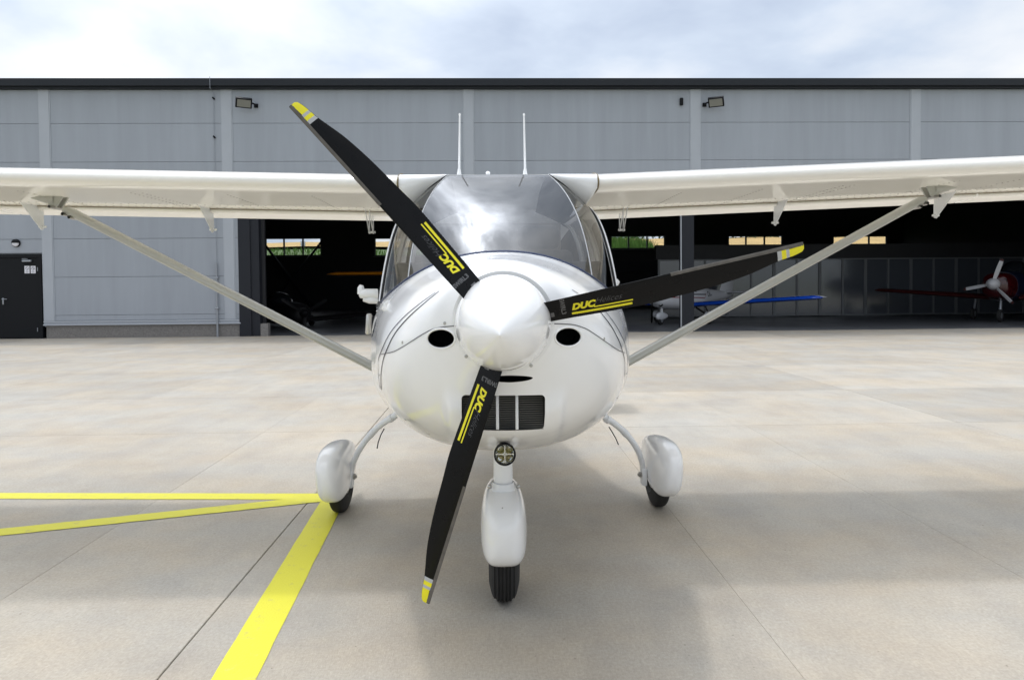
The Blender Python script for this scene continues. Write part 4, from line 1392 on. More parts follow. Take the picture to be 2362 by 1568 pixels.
# ---- wings
RIV = mat('rivet_heads', (0.22, 0.21, 0.19), 0.5)
for sg_ in (-1, 1):
    def wsec(x, y0, z0, chord, tk=1.0):
        return [ac(sg_ * x, y, z) for (y, z) in foil(0, y0, z0, chord, tk=tk)]
    xs_ = [0.492] + list(np.linspace(0.55, 4.55, 34)) + [4.62, 4.68, 4.71]
    rows = []
    for x in xs_:
        k = 1.0 if x < 4.56 else max(0.12, 1 - ((x - 4.55) / 0.17) ** 2)
        sct = wsec(x, WLE + (1 - k) * 0.15, wing_z(x, sg_), WCH * (1 - 0.08 * (1 - k)), k)
        rows.append(sct)
    n = len(rows[0])
    v = [p for r_ in rows for p in r_]
    f = [(i * n + k, i * n + (k + 1) % n, (i + 1) * n + (k + 1) % n, (i + 1) * n + k) for i in range(len(rows) - 1) for k in range(n)]
    f += [tuple(range(n)), tuple(range((len(rows) - 1) * n, len(rows) * n))]
    wing = mesh('wing', v, f, WHITE2, plane, True, 50)
    wing['label'] = 'left wing in the picture' if sg_ < 0 else 'right wing in the picture'
    # gap tape at the root
    gt = [Vector(p) for p in wsec(0.488, WLE - 0.004, wing_z(0.485, sg_), WCH * 1.003, 1.03)]
    MB().tube(gt + [gt[0]], 0.0045, 6, caps=False).build('gap_seal', GAPM, wing)
    # flap and aileron behind a slot
    for (xa, xb, nm) in ((0.56, 3.105, 'flap'), (3.12, 4.5, 'aileron')):
        fl_rows = []
        for x in np.linspace(xa, xb, 12):
            zz_ = wing_z(x, sg_) - 0.040
            y0 = WLE + WCH - 0.012
            pts = [(0.0, 0.0), (0.006, 0.010), (0.03, 0.014), (0.09, 0.014), (0.18, 0.004), (0.232, -0.005), (0.232, -0.009), (0.18, -0.010), (0.08, -0.012), (0.03, -0.012), (0.006, -0.008)]
            fl_rows.append([ac(sg_ * x, y0 + a, zz_ + b - 0.02 * a / 0.26) for a, b in pts])
        n = len(fl_rows[0])
        v = [p for r_ in fl_rows for p in r_]
        f = [(i * n + k, i * n + (k + 1) % n, (i + 1) * n + (k + 1) % n, (i + 1) * n + k) for i in range(11) for k in range(n)]
        f += [tuple(range(n)), tuple(range(11 * n, 12 * n))]
        mesh(nm, v, f, WHITE2, wing, True, 40)
    slot = MB()  # added dark strip that paints the shade in the gap ahead of the flap
    slot.grid([[ac(sg_ * x, WLE + WCH + a_, wing_z(x, sg_) + b_) for (a_, b_) in ((-0.016, -0.0295), (-0.016, -0.0335), (-0.008, -0.0335), (-0.008, -0.0295))] for x in np.linspace(0.56, 4.5, 30)])
    slot.build('slot_shade_strip', GAPM, wing, False)
    # hinge brackets under the trailing edge: plates that point fore and aft
    for k, xb in enumerate((0.80, 1.80, 2.86)):
        zt = wing_z(xb, sg_) - 0.028
        yb = WLE + WCH
        hb = MB()
        if k == 0:
            for dx in (-0.012, 0.012):
                hb.prism([ac(sg_ * (xb + dx), yb - 0.13, zt), ac(sg_ * (xb + dx), yb - 0.10, zt), ac(sg_ * (xb + dx), yb + 0.035, zt - 0.125), ac(sg_ * (xb + dx), yb + 0.015, zt - 0.14)], (0.003 * sg_, 0, 0))
                hb.prism([ac(sg_ * (xb + dx), yb + 0.02, zt), ac(sg_ * (xb + dx), yb + 0.045, zt), ac(sg_ * (xb + dx), yb + 0.045, zt - 0.14), ac(sg_ * (xb + dx), yb + 0.02, zt - 0.14)], (0.003 * sg_, 0, 0))
        else:
            o_ = [(-0.17, 0.0), (0.045, 0.0), (0.05, -0.12), (0.045, -0.145), (0.02, -0.15), (0.0, -0.13)]
            hb.prism([ac(sg_ * xb, yb + a, zt + b) for a, b in o_], (0.004 * sg_, 0, 0))
        hb.tube([ac(sg_ * xb - 0.02, yb + 0.03, zt - 0.13), ac(sg_ * xb + 0.024, yb + 0.03, zt - 0.13)], 0.007, 8)
        hb.build('hinge_bracket', LEGW, wing, True, 30)
    # rivet rows on the underside
    rb = MB()
    def low(x, c):
        pr = foil(0, WLE, wing_z(x, sg_), WCH)
        lowpts = pr[26:]
        y = WLE + WCH * c
        for (ya, za), (yb_, zb_) in zip(lowpts[:-1], lowpts[1:]):
            if ya <= y <= yb_ + 1e-6:
                t = (y - ya) / max(1e-6, yb_ - ya)
                return ac(sg_ * x, y, za + (zb_ - za) * t)
        return ac(sg_ * x, y, lowpts[-1][1])
    def rivet(x, c):
        p = low(x, c)
        rb.lathe([(-0.0005, 0.0048), (0.0018, 0.0040), (0.0024, 0.0)], p, (0, 0, -1), 6)
    for x in np.arange(0.56, 4.4, 0.045):
        rivet(x, 0.93)
        rivet(x + 0.02, 0.80)
    for xr in (0.98, 1.42, 1.86, 1.92, 2.5, 2.9, 3.4, 3.9):
        for c in np.arange(0.30, 0.93, 0.042):
            rivet(xr, c)
    tag(rb.build('rivet_rows', RIV, wing), kind='stuff')
    # strut, its fittings and fairing
    stx = 2.40 if sg_ < 0 else 2.455
    st_t, st_b = ac(sg_ * stx, 3.93, wing_z(stx, sg_) - 0.095), ac(sg_ * 0.62, 3.80, 0.795)
    up_ = Vector((0, 1, 0))
    stt = MB().tube([st_t.lerp(st_b, t) for t in np.linspace(0.012, 1, 14)], 0.055, 20, flat=0.42, up=up_).build('wing_strut', STRUTM, plane)
    fit = MB()
    hp = ac(sg_ * (stx + 0.045), 3.93, wing_z(stx, sg_) - 0.030)
    fit.prism([hp + Vector((-0.05, -0.025, 0)), hp + Vector((0.05, -0.025, 0)), hp + Vector((0.012, -0.025, -0.06)), hp + Vector((-0.02, -0.025, -0.06))], (0, 0.012, 0))
    fit.prism([hp + Vector((-0.05, 0.025, 0)), hp + Vector((0.05, 0.025, 0)), hp + Vector((0.012, 0.025, -0.06)), hp + Vector((-0.02, 0.025, -0.06))], (0, 0.012, 0))
    fit.lathe([(0, 0.032), (0.05, 0.026), (0.10, 0.012), (0.14, 0.002)], hp + Vector((sg_ * 0.0, 0.0, -0.016)), (sg_, 0, 0.08), 16)
    fit.build('strut_fitting', STRUTM, stt)
    bolts = MB()
    for (dx, dz) in ((0.0, -0.06), (-0.07 * sg_, -0.10), (-0.105 * sg_, -0.118)):
        bolts.lathe([(-0.065, 0.009), (-0.05, 0.011), (0.05, 0.011), (0.065, 0.007)], hp + Vector((dx, 0, dz)), (0, 1, 0), 8)
    bolts.build('strut_bolts', STEEL, stt)
    MB().tube([st_b + Vector((sg_ * 0.045, 0, 0.02)), st_b + Vector((-sg_ * 0.04, 0.0, -0.02))], 0.03, 12).tube([st_b + Vector((sg_ * 0.03, -0.07, 0.018)), st_b + Vector((sg_ * 0.03, 0.07, 0.018))], 0.012, 8).build('strut_end', STEEL, stt)

# ---- tail
fin_ = MB()
rows = []
for (z, ya, yb) in ((1.02, 6.55, 7.72), (1.3, 6.85, 7.75), (1.7, 7.12, 7.72), (1.95, 7.3, 7.66), (2.0, 7.42, 7.6)):
    c_ = yb - ya
    rows.append([ac(0.055 * c_ * math.sin(math.pi * t) ** 0.8 * (1 if k == 0 else -1), ya + c_ * t, z) for k, ts in ((0, np.linspace(0, 1, 9)), (1, np.linspace(1, 0, 9)[1:-1])) for t in ts])
n = len(rows[0])
fin_.add([p for r_ in rows for p in r_], [(i * n + k, i * n + (k + 1) % n, (i + 1) * n + (k + 1) % n, (i + 1) * n + k) for i in range(len(rows) - 1) for k in range(n)] + [tuple(range((len(rows) - 1) * n, len(rows) * n))])
fin_.build('tail_fin', WHITE, plane, True, 50)
for sg_ in (-1, 1):
    rows = []
    for x in np.linspace(0.05, 1.22, 8):
        k = 1 - 0.35 * (x / 1.22) ** 2
        c_ = 0.78 * k
        rows.append([ac(sg_ * x, 6.95 + 0.78 * (1 - k) * 0.6 + c_ * t, 1.02 + s_ * 0.045 * c_ * math.sin(math.pi * min(1, t * 0.98 + 0.01)) ** 0.7) for s_, ts in ((1, np.linspace(0, 1, 9)), (-1, np.linspace(1, 0, 9)[1:-1])) for t in ts])
    n = len(rows[0])
    MB().add([p for r_ in rows for p in r_], [(i * n + k, i * n + (k + 1) % n, (i + 1) * n + (k + 1) % n, (i + 1) * n + k) for i in range(len(rows) - 1) for k in range(n)] + [tuple(range(n)), tuple(range((len(rows) - 1) * n, len(rows) * n))]).build('tailplane', WHITE, plane, True, 50)

# ---- antennas and beacon on the roof
for u in (1058.0, 1210.5):
    p = at(u + 0.5, 403, 3.62)
    q = at(u + 2 if u < 1100 else u - 2.5, 263, 3.62)
    zr = 1.828
    b_ = Vector((p.x, 3.62, zr))
    d_ = (q - b_)
    MB().lathe([(0, 0.018), (0.004, 0.018), (0.012, 0.0125), (0.04, 0.0085), (0.05, 0.0062), (d_.length - 0.01, 0.0042), (d_.length - 0.008, 0.0062), (d_.length, 0.005), (d_.length + 0.003, 0.0)], b_, d_, 14).build('antenna', WHITE, plane)
p = at(1125, 399, 3.62)
MB().lathe([(0, 0.016), (0.008, 0.016), (0.014, 0.011), (0.026, 0.012), (0.032, 0.007), (0.034, 0.0)], (p.x, 3.62, 1.828), (0, 0, 1), 14).build('roof_beacon', WHITE, plane)

# ---- side fittings: air scoop, latch, right-hand vent knob
p0 = at(862, 678, 3.50)
sc_ = MB()
k_ = 3.50 / FPX
sc_.tube([at(870, 678, 3.52), at(842, 678, 3.50), at(832, 677, 3.50), at(829, 676, 3.50)], [0.026, 0.026, 0.023, 0.012], 16)
sc_.tube([at(833, 678, 3.50), at(832, 664, 3.50), at(834, 657.5, 3.50)], [0.020, 0.017, 0.010], 14)
sc_.tube([at(838, 690, 3.50), at(852, 692, 3.50), at(868, 692, 3.52)], [0.012, 0.018, 0.019], 14)
sc_.build('air_scoop', WHITE, plane, True, 70)
MB().tube([at(1415, 652, 3.55), at(1424, 651, 3.55), at(1428, 651, 3.55)], [0.02, 0.018, 0.006], 14).build('vent_knob', WHITE, plane)
MB().box((-0.012, -0.03, -0.055), (0.012, 0.03, 0.055), Matrix.Translation(at(850, 747, 3.72)) @ Matrix.Rotation(R(4), 4, 'Y'), bev=0.009).build('door_latch', ALU, plane)

# ---- nose gear
NGX = at(1162, 1215, 2.66).x
NGY = 2.80
nose = MB().tube([(NGX, NGY - 0.02, 0.40), (NGX, NGY - 0.035, 0.55), (NGX, NGY - 0.06, 0.78)], [0.040, 0.038, 0.037], 24).build('nose_strut', LEGW, plane)
def spat(x0, y0, y1, zc, w, hu, hd, ex, name, peak=0.36, nst=26, na=40, rise=0.0, lean=0.0):
    rows = []
    for i in range(nst + 1):
        t = i / nst
        t = 0.5 - 0.5 * math.cos(math.pi * t)
        y = y0 + (y1 - y0) * t
        if t < peak:
            k = math.sqrt(max(0, 1 - (1 - t / peak) ** 2.0))
            k = k ** 0.62
        else:
            k = max(0.0, 1 - ((t - peak) / (1 - peak)) ** 2.1) ** 0.8
        k = max(k, 0.004)
        r_ = []
        for j in range(na):
            a = 2 * math.pi * j / na
            px_, pz_ = superpt(a, w * k, hu * k, hd * k, ex)
            zz_ = zc + rise * (t - 0.3) + pz_
            px_ *= 1 - 0.10 * max(0, pz_ / hu) if pz_ > 0 else 1
            r_.append((x0 + px_ + lean * pz_, y, zz_))
        rows.append(r_)
    n = na
    v = [p for r_ in rows for p in r_]
    f = [(i * n + k, i * n + (k + 1) % n, (i + 1) * n + (k + 1) % n, (i + 1) * n + k) for i in range(nst) for k in range(n)]
    f += [tuple(range(n)), tuple(range(nst * n, nst * n + n))]
    return mesh(name, v, f, WHITE, plane, True, 60)
def tyre(x, y, r_, w, name, grooves=0):
    prof_ = []
    hw = w / 2
    N = 40
    for i in range(N + 1):
        t = -1 + 2 * i / N
        rr = r_ - (r_ * 0.42) * (abs(t) ** 4.2)
        if grooves and abs(t) < 0.72:
            rr -= 0.006 if (int((t + 0.72) / 1.44 * (2 * grooves + 1)) % 2) else 0.0
        prof_.append((hw * t, rr))
    prof_ = [(-hw * 0.8, r_ * 0.45)] + prof_ + [(hw * 0.8, r_ * 0.45)]
    o = MB().lathe(prof_, (x, y, r_ - 0.004), (1, 0, 0), 56).build(name, RUBBER, plane, True, 30)
    MB().lathe([(-hw * 0.78, 0.02), (-hw * 0.80, r_ * 0.30), (-hw * 0.70, r_ * 0.47), (hw * 0.70, r_ * 0.47), (hw * 0.80, r_ * 0.30), (hw * 0.78, 0.02)], (x, y, r_ - 0.004), (1, 0, 0), 28).build('rim', ALU, o)
    return o
nsp = spat(NGX, 2.505, 3.30, 0.335, 0.0915, 0.118, 0.150, 3.8, 'nose_wheel_fairing', peak=0.30)
tyre(NGX, NGY + 0.0, 0.185, 0.122, 'nose_tyre', 6)
MB().lathe([(0, 0.052), (0.03, 0.045), (0.045, 0.041)], (NGX, NGY - 0.03, 0.438), (0, -0.08, 1), 24).build('fairing_collar', LEGW, nsp)
for sx in (-1, 1):
    q = at(1162 + sx * 31, 1122, 2.74)
    MB().lathe([(0, 0.009), (0.008, 0.009), (0.012, 0.005), (0.013, 0)], q, (sx * 0.6, -0.6, 0.5), 8).build('fairing_bolt', STEEL, nsp)
bvn = BVHTree.FromPolygons([tuple(v.co) for v in nsp.data.vertices], [tuple(q.vertices) for q in nsp.data.polygons])
for (u, v_) in ((1158.5, 1171), (1160, 1129)):
    h, nr = on(bvn, u, v_)
    if h is not None:
        MB().lathe([(-0.001, 0.0035), (0.0015, 0.003), (0.002, 0)], h, nr, 8).build('fairing_screw', STEEL, nsp)
# landing lamp
LC = at(1164, 1047.5, 2.185)
lax = Vector((0.0, -1.0, 0.06)).normalized()
lamp = MB().lathe([(-0.06, 0.0), (-0.06, 0.024), (-0.02, 0.0345), (0.007, 0.0350), (0.009, 0.0333), (0.005, 0.0308), (0.0, 0.0304)], LC, lax, 36).build('landing_lamp', DOORM, plane)
MB().lathe([(0.001, 0.0306), (-0.010, 0.0288), (-0.017, 0.017), (-0.019, 0.0)], LC, lax, 36).build('lamp_reflector', CHROME, lamp)
lx = Vector((1, 0, 0))
lz = lax.cross(lx) * -1
if lz.z < 0:
    lz = -lz
for (a, b) in ((-1, 1), (1, 1), (-1, -1), (1, -1)):
    c_ = LC + lx * (a * 0.0125) + lz * (b * 0.0125) - lax * 0.007
    MB().lathe([(0.0, 0.0115), (-0.006, 0.0085), (-0.009, 0.0035)], c_, lax, 16).build('lamp_cup', CHROME, lamp)
    MB().lathe([(-0.008, 0.0042), (-0.004, 0.0036), (-0.003, 0.0)], c_, lax, 10).build('light_emitter', LEDY, lamp)
MB().box((-0.027, -0.0012, -0.0013), (0.027, 0.0012, 0.0013), Matrix.Translation(LC - lax * 0.004)).box((-0.0013, -0.0012, -0.027), (0.0013, 0.0012, 0.027), Matrix.Translation(LC - lax * 0.004)).build('reflector_ribs', CHROME, lamp, False)
MB().lathe([(0.003, 0.0306), (0.0042, 0.017), (0.0046, 0.0)], LC, lax, 36).build('lamp_lens', LENSG, lamp)
MB().box((NGX - 0.030, 2.24, LC.z - 0.030), (NGX + 0.030, 2.76, LC.z - 0.012), bev=0.005).build('lamp_bracket', LEGW, lamp)

# ---- main gear
for sg_ in (-1, 1):
    X = sg_ * 0.905
    def mir(u):
        return u
    if sg_ < 0:
        path = [(930, 945, 3.74), (912, 958, 3.75), (884, 975, 3.78), (858, 998, 3.82), (835, 1027, 3.85), (819, 1056, 3.88), (811, 1080, 3.90), (809, 1110, 3.91)]
        cable = [(886, 988, 3.80), (878, 1003, 3.80), (872, 1020, 3.80), (869.5, 1034, 3.80)]
        bolt = (817, 1095, 3.90)
        grip = [(905, 962, 3.75), (898, 967, 3.76)]
    else:
        path = [(1375, 947, 3.74), (1391, 960, 3.75), (1420, 979, 3.78), (1442, 999, 3.82), (1463, 1025, 3.85), (1476, 1052, 3.88), (1482, 1076, 3.90), (1484, 1105, 3.91)]
        cable = [(1404, 984, 3.80), (1412, 997, 3.80), (1420, 1011, 3.80), (1426, 1025, 3.80)]
        bolt = (1474, 1088, 3.90)
        grip = [(1397, 965, 3.75), (1404, 969, 3.76)]
    pts = [at(*p) for p in path]
    pts = [Vector((AX + sg_ * 0.30, 3.70, 0.70))] + pts[1:]
    L = [0.0]
    for i in range(1, len(pts)):
        L.append(L[-1] + (pts[i] - pts[i - 1]).length)
    fx, fy_, fz_ = (pchip(L, [p[k] for p in pts]) for k in range(3))
    cl = [Vector((fx(s), fy_(s), fz_(s))) for s in np.linspace(0, L[-1], 40)]
    leg = MB().tube(cl, [0.0185 - 0.003 * (i / 39) for i in range(40)], 18).build('main_gear_leg', LEGW, plane)
    MB().tube([at(*p) for p in grip], 0.0215, 16).build('leg_sleeve', LEGW, leg)
    i0 = 22
    MB().tube([cl[i0], cl[i0 + 1], cl[i0 + 2]], 0.0195, 16).build('leg_sleeve', LEGW, leg)
    MB().tube([at(*p) for p in cable], 0.003, 6).build('brake_hose', SEAL, leg)
    b_ = at(*bolt)
    foot_ = at(path[-1][0], path[-1][1] - 8, path[-1][2])
    MB().box((-0.014, -0.03, -0.05), (0.014, 0.03, 0.045), Matrix.Translation(foot_), bev=0.005).build('axle_clamp', LEGW, leg)
    MB().lathe([(-0.02, 0.010), (0.004, 0.010), (0.004, 0.017), (0.014, 0.017), (0.015, 0.010), (0.022, 0.009), (0.023, 0)], foot_ + Vector((-sg_ * 0.014, -0.01, 0.012)), (-sg_, -0.25, 0), 6).build('axle_bolt', STEEL, leg)
    MB().tube([foot_ + Vector((0, 0, 0)), (X + AX, 3.95, 0.19)], 0.015, 10).build('axle', STEEL, leg)
    tyre(X + AX, 3.95, 0.186, 0.106, 'main_tyre', 0)
    spat(X + AX + sg_ * 0.004, 3.57, 4.36, 0.262, 0.073, 0.146, 0.146, 3.0, 'main_wheel_fairing', peak=0.26, lean=0.10 * sg_)

# ------------------------------------------------------------------ aircraft parked inside the hangar
def loft(rows, name, m, parent, caps=True, angle=50):
    n = len(rows[0])
    v = [p for r_ in rows for p in r_]
    f = [(i * n + k, i * n + (k + 1) % n, (i + 1) * n + (k + 1) % n, (i + 1) * n + k) for i in range(len(rows) - 1) for k in range(n)]
    if caps:
        f += [tuple(range(n)), tuple(range((len(rows) - 1) * n, len(rows) * n))]
    return mesh(name, v, f, m, parent, True, angle)
def fuselage_rows(tab, na=28):
    ys_ = [t[0] for t in tab]
    fs = [pchip(ys_, [t[k] for t in tab]) for k in (1, 2, 3)]
    rows = []
    for y in np.linspace(ys_[0], ys_[-1], 34):
        w, zt, zb = (g(y) for g in fs)
        zc = (zt + zb) / 2
        rows.append([(superpt(2 * math.pi * k / na, w, (zt - zb) / 2, (zt - zb) / 2, 2.4)[0], y, zc + superpt(2 * math.pi * k / na, w, (zt - zb) / 2, (zt - zb) / 2, 2.4)[1]) for k in range(na)])
    return rows
def wing_rows(x0, x1, yl, zl, c0, c1, dih, sweep=0.0, tk=0.13, tip=0.25):
    rows = []
    for x in list(np.linspace(x0, x1 - tip, 10)) + list(np.linspace(x1 - tip * 0.7, x1, 5)):
        t = (x - x0) / (x1 - x0)
        c = c0 + (c1 - c0) * t
        k = 1.0 if x <= x1 - tip else max(0.03, math.sqrt(max(0, 1 - ((x - x1 + tip) / tip) ** 2)))
        cc = c * (0.35 + 0.65 * k)
        y0 = yl + sweep * t + (c - cc) * 0.4
        z0 = zl + dih * (x - x0)
        up = [(y0 + cc * s, z0 + tk * cc * k * 1.0 * math.sqrt(max(0, s)) * (1 - s) * 1.7) for s in (0, .02, .06, .15, .3, .5, .75, 1)]
        dn = [(y0 + cc * s, z0 - tk * cc * k * 0.55 * math.sqrt(max(0, s)) * (1 - s) * 1.7) for s in (.75, .5, .3, .15, .06, .02)]
        rows.append([(x, a, b) for a, b in up + dn])
    return rows
def mirror(rows):
    return [[(-x, y, z) for x, y, z in r_] for r_ in rows]
def small_blade(parent, hub, ang, L, m, tipm=None, ax=Vector((0, -1, 0))):
    er = Vector((math.cos(ang), 0, math.sin(ang)))
    et = Vector((-math.sin(ang), 0, math.cos(ang)))
    rows = []
    for s in np.linspace(0.10, 1, 12):
        c = L * (0.10 + 0.05 * math.sin(math.pi * min(1, s * 0.9))) * (1.0 if s < 0.93 else 0.75)
        b = R(42 - 26 * s)
        o = Vector(hub) + er * (L * s)
        d = et * math.cos(b) + ax * math.sin(b)
        nn = ax * math.cos(b) - et * math.sin(b)
        th = c * 0.07
        rows.append([o + d * (c * a) + nn * (th * h) for a, h in ((0.5, 0), (0.25, 0.8), (0, 1), (-0.25, 0.7), (-0.5, 0), (-0.25, -0.5), (0.0, -0.6), (0.25, -0.5))])
    bl = loft(rows, 'propeller_blade', m, parent)
    if tipm:
        loft([[p + (p - (sum((Vector(q) for q in r_), Vector()) / len(r_))) * 0.06 for p in r_] for r_ in rows[-2:]], 'tip_band', tipm, bl)
    return bl
def wheel_set(parent, pts, spatm, r_=0.17, spats=True):
    for (x, y) in pts:
        t_ = MB().lathe([(-0.05, r_ * 0.5), (-0.055, r_ * 0.85), (-0.03, r_ * 0.99), (0.03, r_ * 0.99), (0.055, r_ * 0.85), (0.05, r_ * 0.5)], (x, y, r_), (1, 0, 0), 24).build('wheel', RUBBER, parent)
        MB().lathe([(-0.052, 0.01), (-0.05, r_ * 0.5), (0.05, r_ * 0.5), (0.052, 0.01)], (x, y, r_), (1, 0, 0), 16).build('rim', GALV, t_)
        if spats:
            rows = []
            for t in np.linspace(0.005, 0.995, 14):
                k = math.sin(math.pi * t ** 0.7) ** 0.6
                rows.append([(x + superpt(2 * math.pi * j / 16, 0.085 * k, 0.14 * k, 0.12 * k, 2.3)[0], y - 0.28 + 0.72 * t, r_ + 0.10 + superpt(2 * math.pi * j / 16, 0.085 * k, 0.14 * k, 0.12 * k, 2.3)[1]) for j in range(16)])
            loft(rows, 'wheel_fairing', spatm, parent)
BLUEW = mat('blue_wing_paint', (0.008, 0.06, 0.42), 0.2, coat=0.5)
REDP = mat('red_cowl_paint', (0.04, 0.002, 0.003), 0.25, coat=0.4)
DKRED = mat('dark_red_paint', (0.05, 0.006, 0.006), 0.5)
NAVYP = mat('navy_fuselage_paint', (0.006, 0.010, 0.03), 0.3)
ORANGE = mat('orange_wing_paint', (0.75, 0.26, 0.012), 0.3)
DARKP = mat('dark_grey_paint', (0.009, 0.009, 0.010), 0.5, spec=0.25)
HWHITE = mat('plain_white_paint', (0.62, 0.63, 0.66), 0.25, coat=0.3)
REDST = mat('red_pinstripe', (0.20, 0.015, 0.02), 0.4)
PROPW = mat('white_blade_paint', (0.48, 0.48, 0.49), 0.3)
CANG = mat('dark_canopy_glass', (0.012, 0.015, 0.018), 0.06, spec=0.8)

# white low-wing aircraft with blue leading edges
c0 = at(1548, 735, 21.3)
lw = empty('low_wing_aircraft', (c0.x, 22.0, 0), R(-45))
tag(lw, 'white low-wing aircraft with blue leading edges and striped fuselage inside the hangar', 'aircraft')
rows = fuselage_rows([(-0.75, 0.14, 1.02, 0.78), (-0.62, 0.28, 1.12, 0.62), (-0.2, 0.42, 1.20, 0.52), (0.5, 0.52, 1.22, 0.45), (1.4, 0.54, 1.22, 0.46), (2.3, 0.40, 1.16, 0.55), (3.4, 0.22, 1.06, 0.68), (4.6, 0.08, 0.98, 0.80)])
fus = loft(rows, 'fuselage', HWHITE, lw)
bf = BVHTree.FromPolygons([p for r_ in rows for p in r_], [(i * 28 + k, i * 28 + (k + 1) % 28, (i + 1) * 28 + (k + 1) % 28, (i + 1) * 28 + k) for i in range(33) for k in range(28)])
def side_band(zs, y0, y1, w_, m_, name, sx):
    P = []
    for t in np.linspace(0, 1, 40):
        y = y0 + (y1 - y0) * t
        z = zs(t)
        r_ = []
        for dz in (-w_ / 2, w_ / 2):
            h, nr, _, _ = bf.ray_cast(Vector((sx * 2, y, z + dz)), Vector((-sx, 0, 0)))
            r_.append((h + Vector((sx * 0.004, 0, 0))) if h else Vector((0, y, z + dz)))
        P.append(r_)
    MB().grid(P).build(name, m_, fus)
for sx in (1, -1):
    side_band(lambda t: 0.93 + 0.02 * math.sin(t * 3), -0.55, 1.7, 0.035, STRIPE, 'stripe', sx)
    side_band(lambda t: 0.87 - 0.05 * t * t, -0.5, 1.6, 0.03, REDST, 'stripe', sx)
    side_band(lambda t: 0.81 + 0.17 * t, 1.58, 1.74, 0.03, REDST, 'stripe', sx)
    side_band(lambda t: 1.09 - 0.05 * t, -0.1, 1.1, 0.025, STRIPE, 'stripe', sx)
vs, fs = text_mesh('OK-', 0.26, 0.12, 0.004)
out = []
for p in vs:
    h, nr, _, _ = bf.ray_cast(Vector((2, 1.86 + p.x, 0.86 + p.y)), Vector((-1, 0, 0)))
    out.append((h + Vector((0.005, 0, 0))) if h else Vector((0.35, 1.86 + p.x, 0.86 + p.y)))
MB().add(out, fs).build('registration_lettering', STRIPE, fus, False)
rows = []
for t in np.linspace(0, 1, 12):
    y = 0.35 + 1.75 * t
    k = math.sin(math.pi * min(1, t * 0.93 + 0.035)) ** 0.6
    rows.append([(0.40 * k * math.cos(a), y, 1.14 + 0.42 * k * math.sin(a)) for a in np.linspace(0, math.pi, 15)])
MB().grid(rows).build('canopy', CANG, lw)
for y in (0.62, 1.5):
    k = math.sin(math.pi * min(1, (y - 0.35) / 1.75 * 0.93 + 0.035)) ** 0.6
    MB().tube([(0.408 * k * math.cos(a), y, 1.14 + 0.43 * k * math.sin(a)) for a in np.linspace(0, math.pi, 15)], 0.03, 8).build('canopy_frame', HWHITE, lw)
for mir_ in (False, True):
    rows = wing_rows(0.45, 4.6, 0.35, 0.60, 1.25, 0.95, 0.065, 0.10)
    le = []
    for r_ in rows:
        q = [Vector(p) for p in r_]
        ctr = sum(q, Vector()) / len(q)
        le.append([q[0] + Vector((0, -0.006, 0)), q[1] + Vector((0, -0.004, 0.006)), q[2] + Vector((0, 0, 0.006)), q[3] + Vector((0, 0, 0.006)), q[-4] + Vector((0, 0, -0.006)), q[-3] + Vector((0, 0, -0.006)), q[-2] + Vector((0, 0, -0.006)), q[-1] + Vector((0, -0.004, -0.006))])
    if mir_:
        rows = mirror(rows)
        le = [[Vector((-p.x, p.y, p.z)) for p in r_] for r_ in le]
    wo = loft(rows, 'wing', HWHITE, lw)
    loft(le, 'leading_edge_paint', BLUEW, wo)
wheel_set(lw, ((0.0, -0.30), (0.95, 1.05), (-0.95, 1.05)), HWHITE)
MB().tube([(0, -0.28, 0.30), (0, -0.22, 0.62)], 0.045, 12).build('nose_leg', HWHITE, lw)
for sx in (-1, 1):
    MB().tube([(sx * 0.95, 1.05, 0.26), (sx * 0.55, 0.95, 0.52)], 0.03, 8).tube([(sx * 0.95, 1.1, 0.26), (sx * 0.7, 1.3, 0.55)], 0.018, 8).build('gear_leg', DARKP, lw)
rows = [[(0.05 * c_ * math.sin(math.pi * t) ** 0.8 * s_, ya + c_ * t, z) for s_, ts in ((1, np.linspace(0, 1, 7)), (-1, np.linspace(1, 0, 7)[1:-1])) for t in ts] for (z, ya, c_) in ((0.9, 3.55, 1.1), (1.3, 3.85, 0.9), (1.75, 4.15, 0.62), (1.85, 4.25, 0.5))]
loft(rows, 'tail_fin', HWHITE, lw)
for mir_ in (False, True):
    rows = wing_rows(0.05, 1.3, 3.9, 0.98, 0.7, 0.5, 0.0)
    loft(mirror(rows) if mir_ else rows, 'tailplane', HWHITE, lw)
MB().lathe([(0, 0.15), (0.06, 0.14), (0.15, 0.09), (0.20, 0.0)], (0, -0.74, 0.90), (0, -1, 0), 24).build('spinner', HWHITE, lw)
for k in range(3):
    small_blade(lw, (0, -0.79, 0.90), R(-92 + 120 * k), 0.82, BLACK)
MB().lathe([(0, 0.075), (0.03, 0.07), (0.035, 0.03)], (0.16, -0.56, 0.66), (0.3, -1, 0), 14).lathe([(0, 0.075), (0.03, 0.07), (0.035, 0.03)], (-0.16, -0.56, 0.66), (-0.3, -1, 0), 14).build('intakes', DARKP, lw)

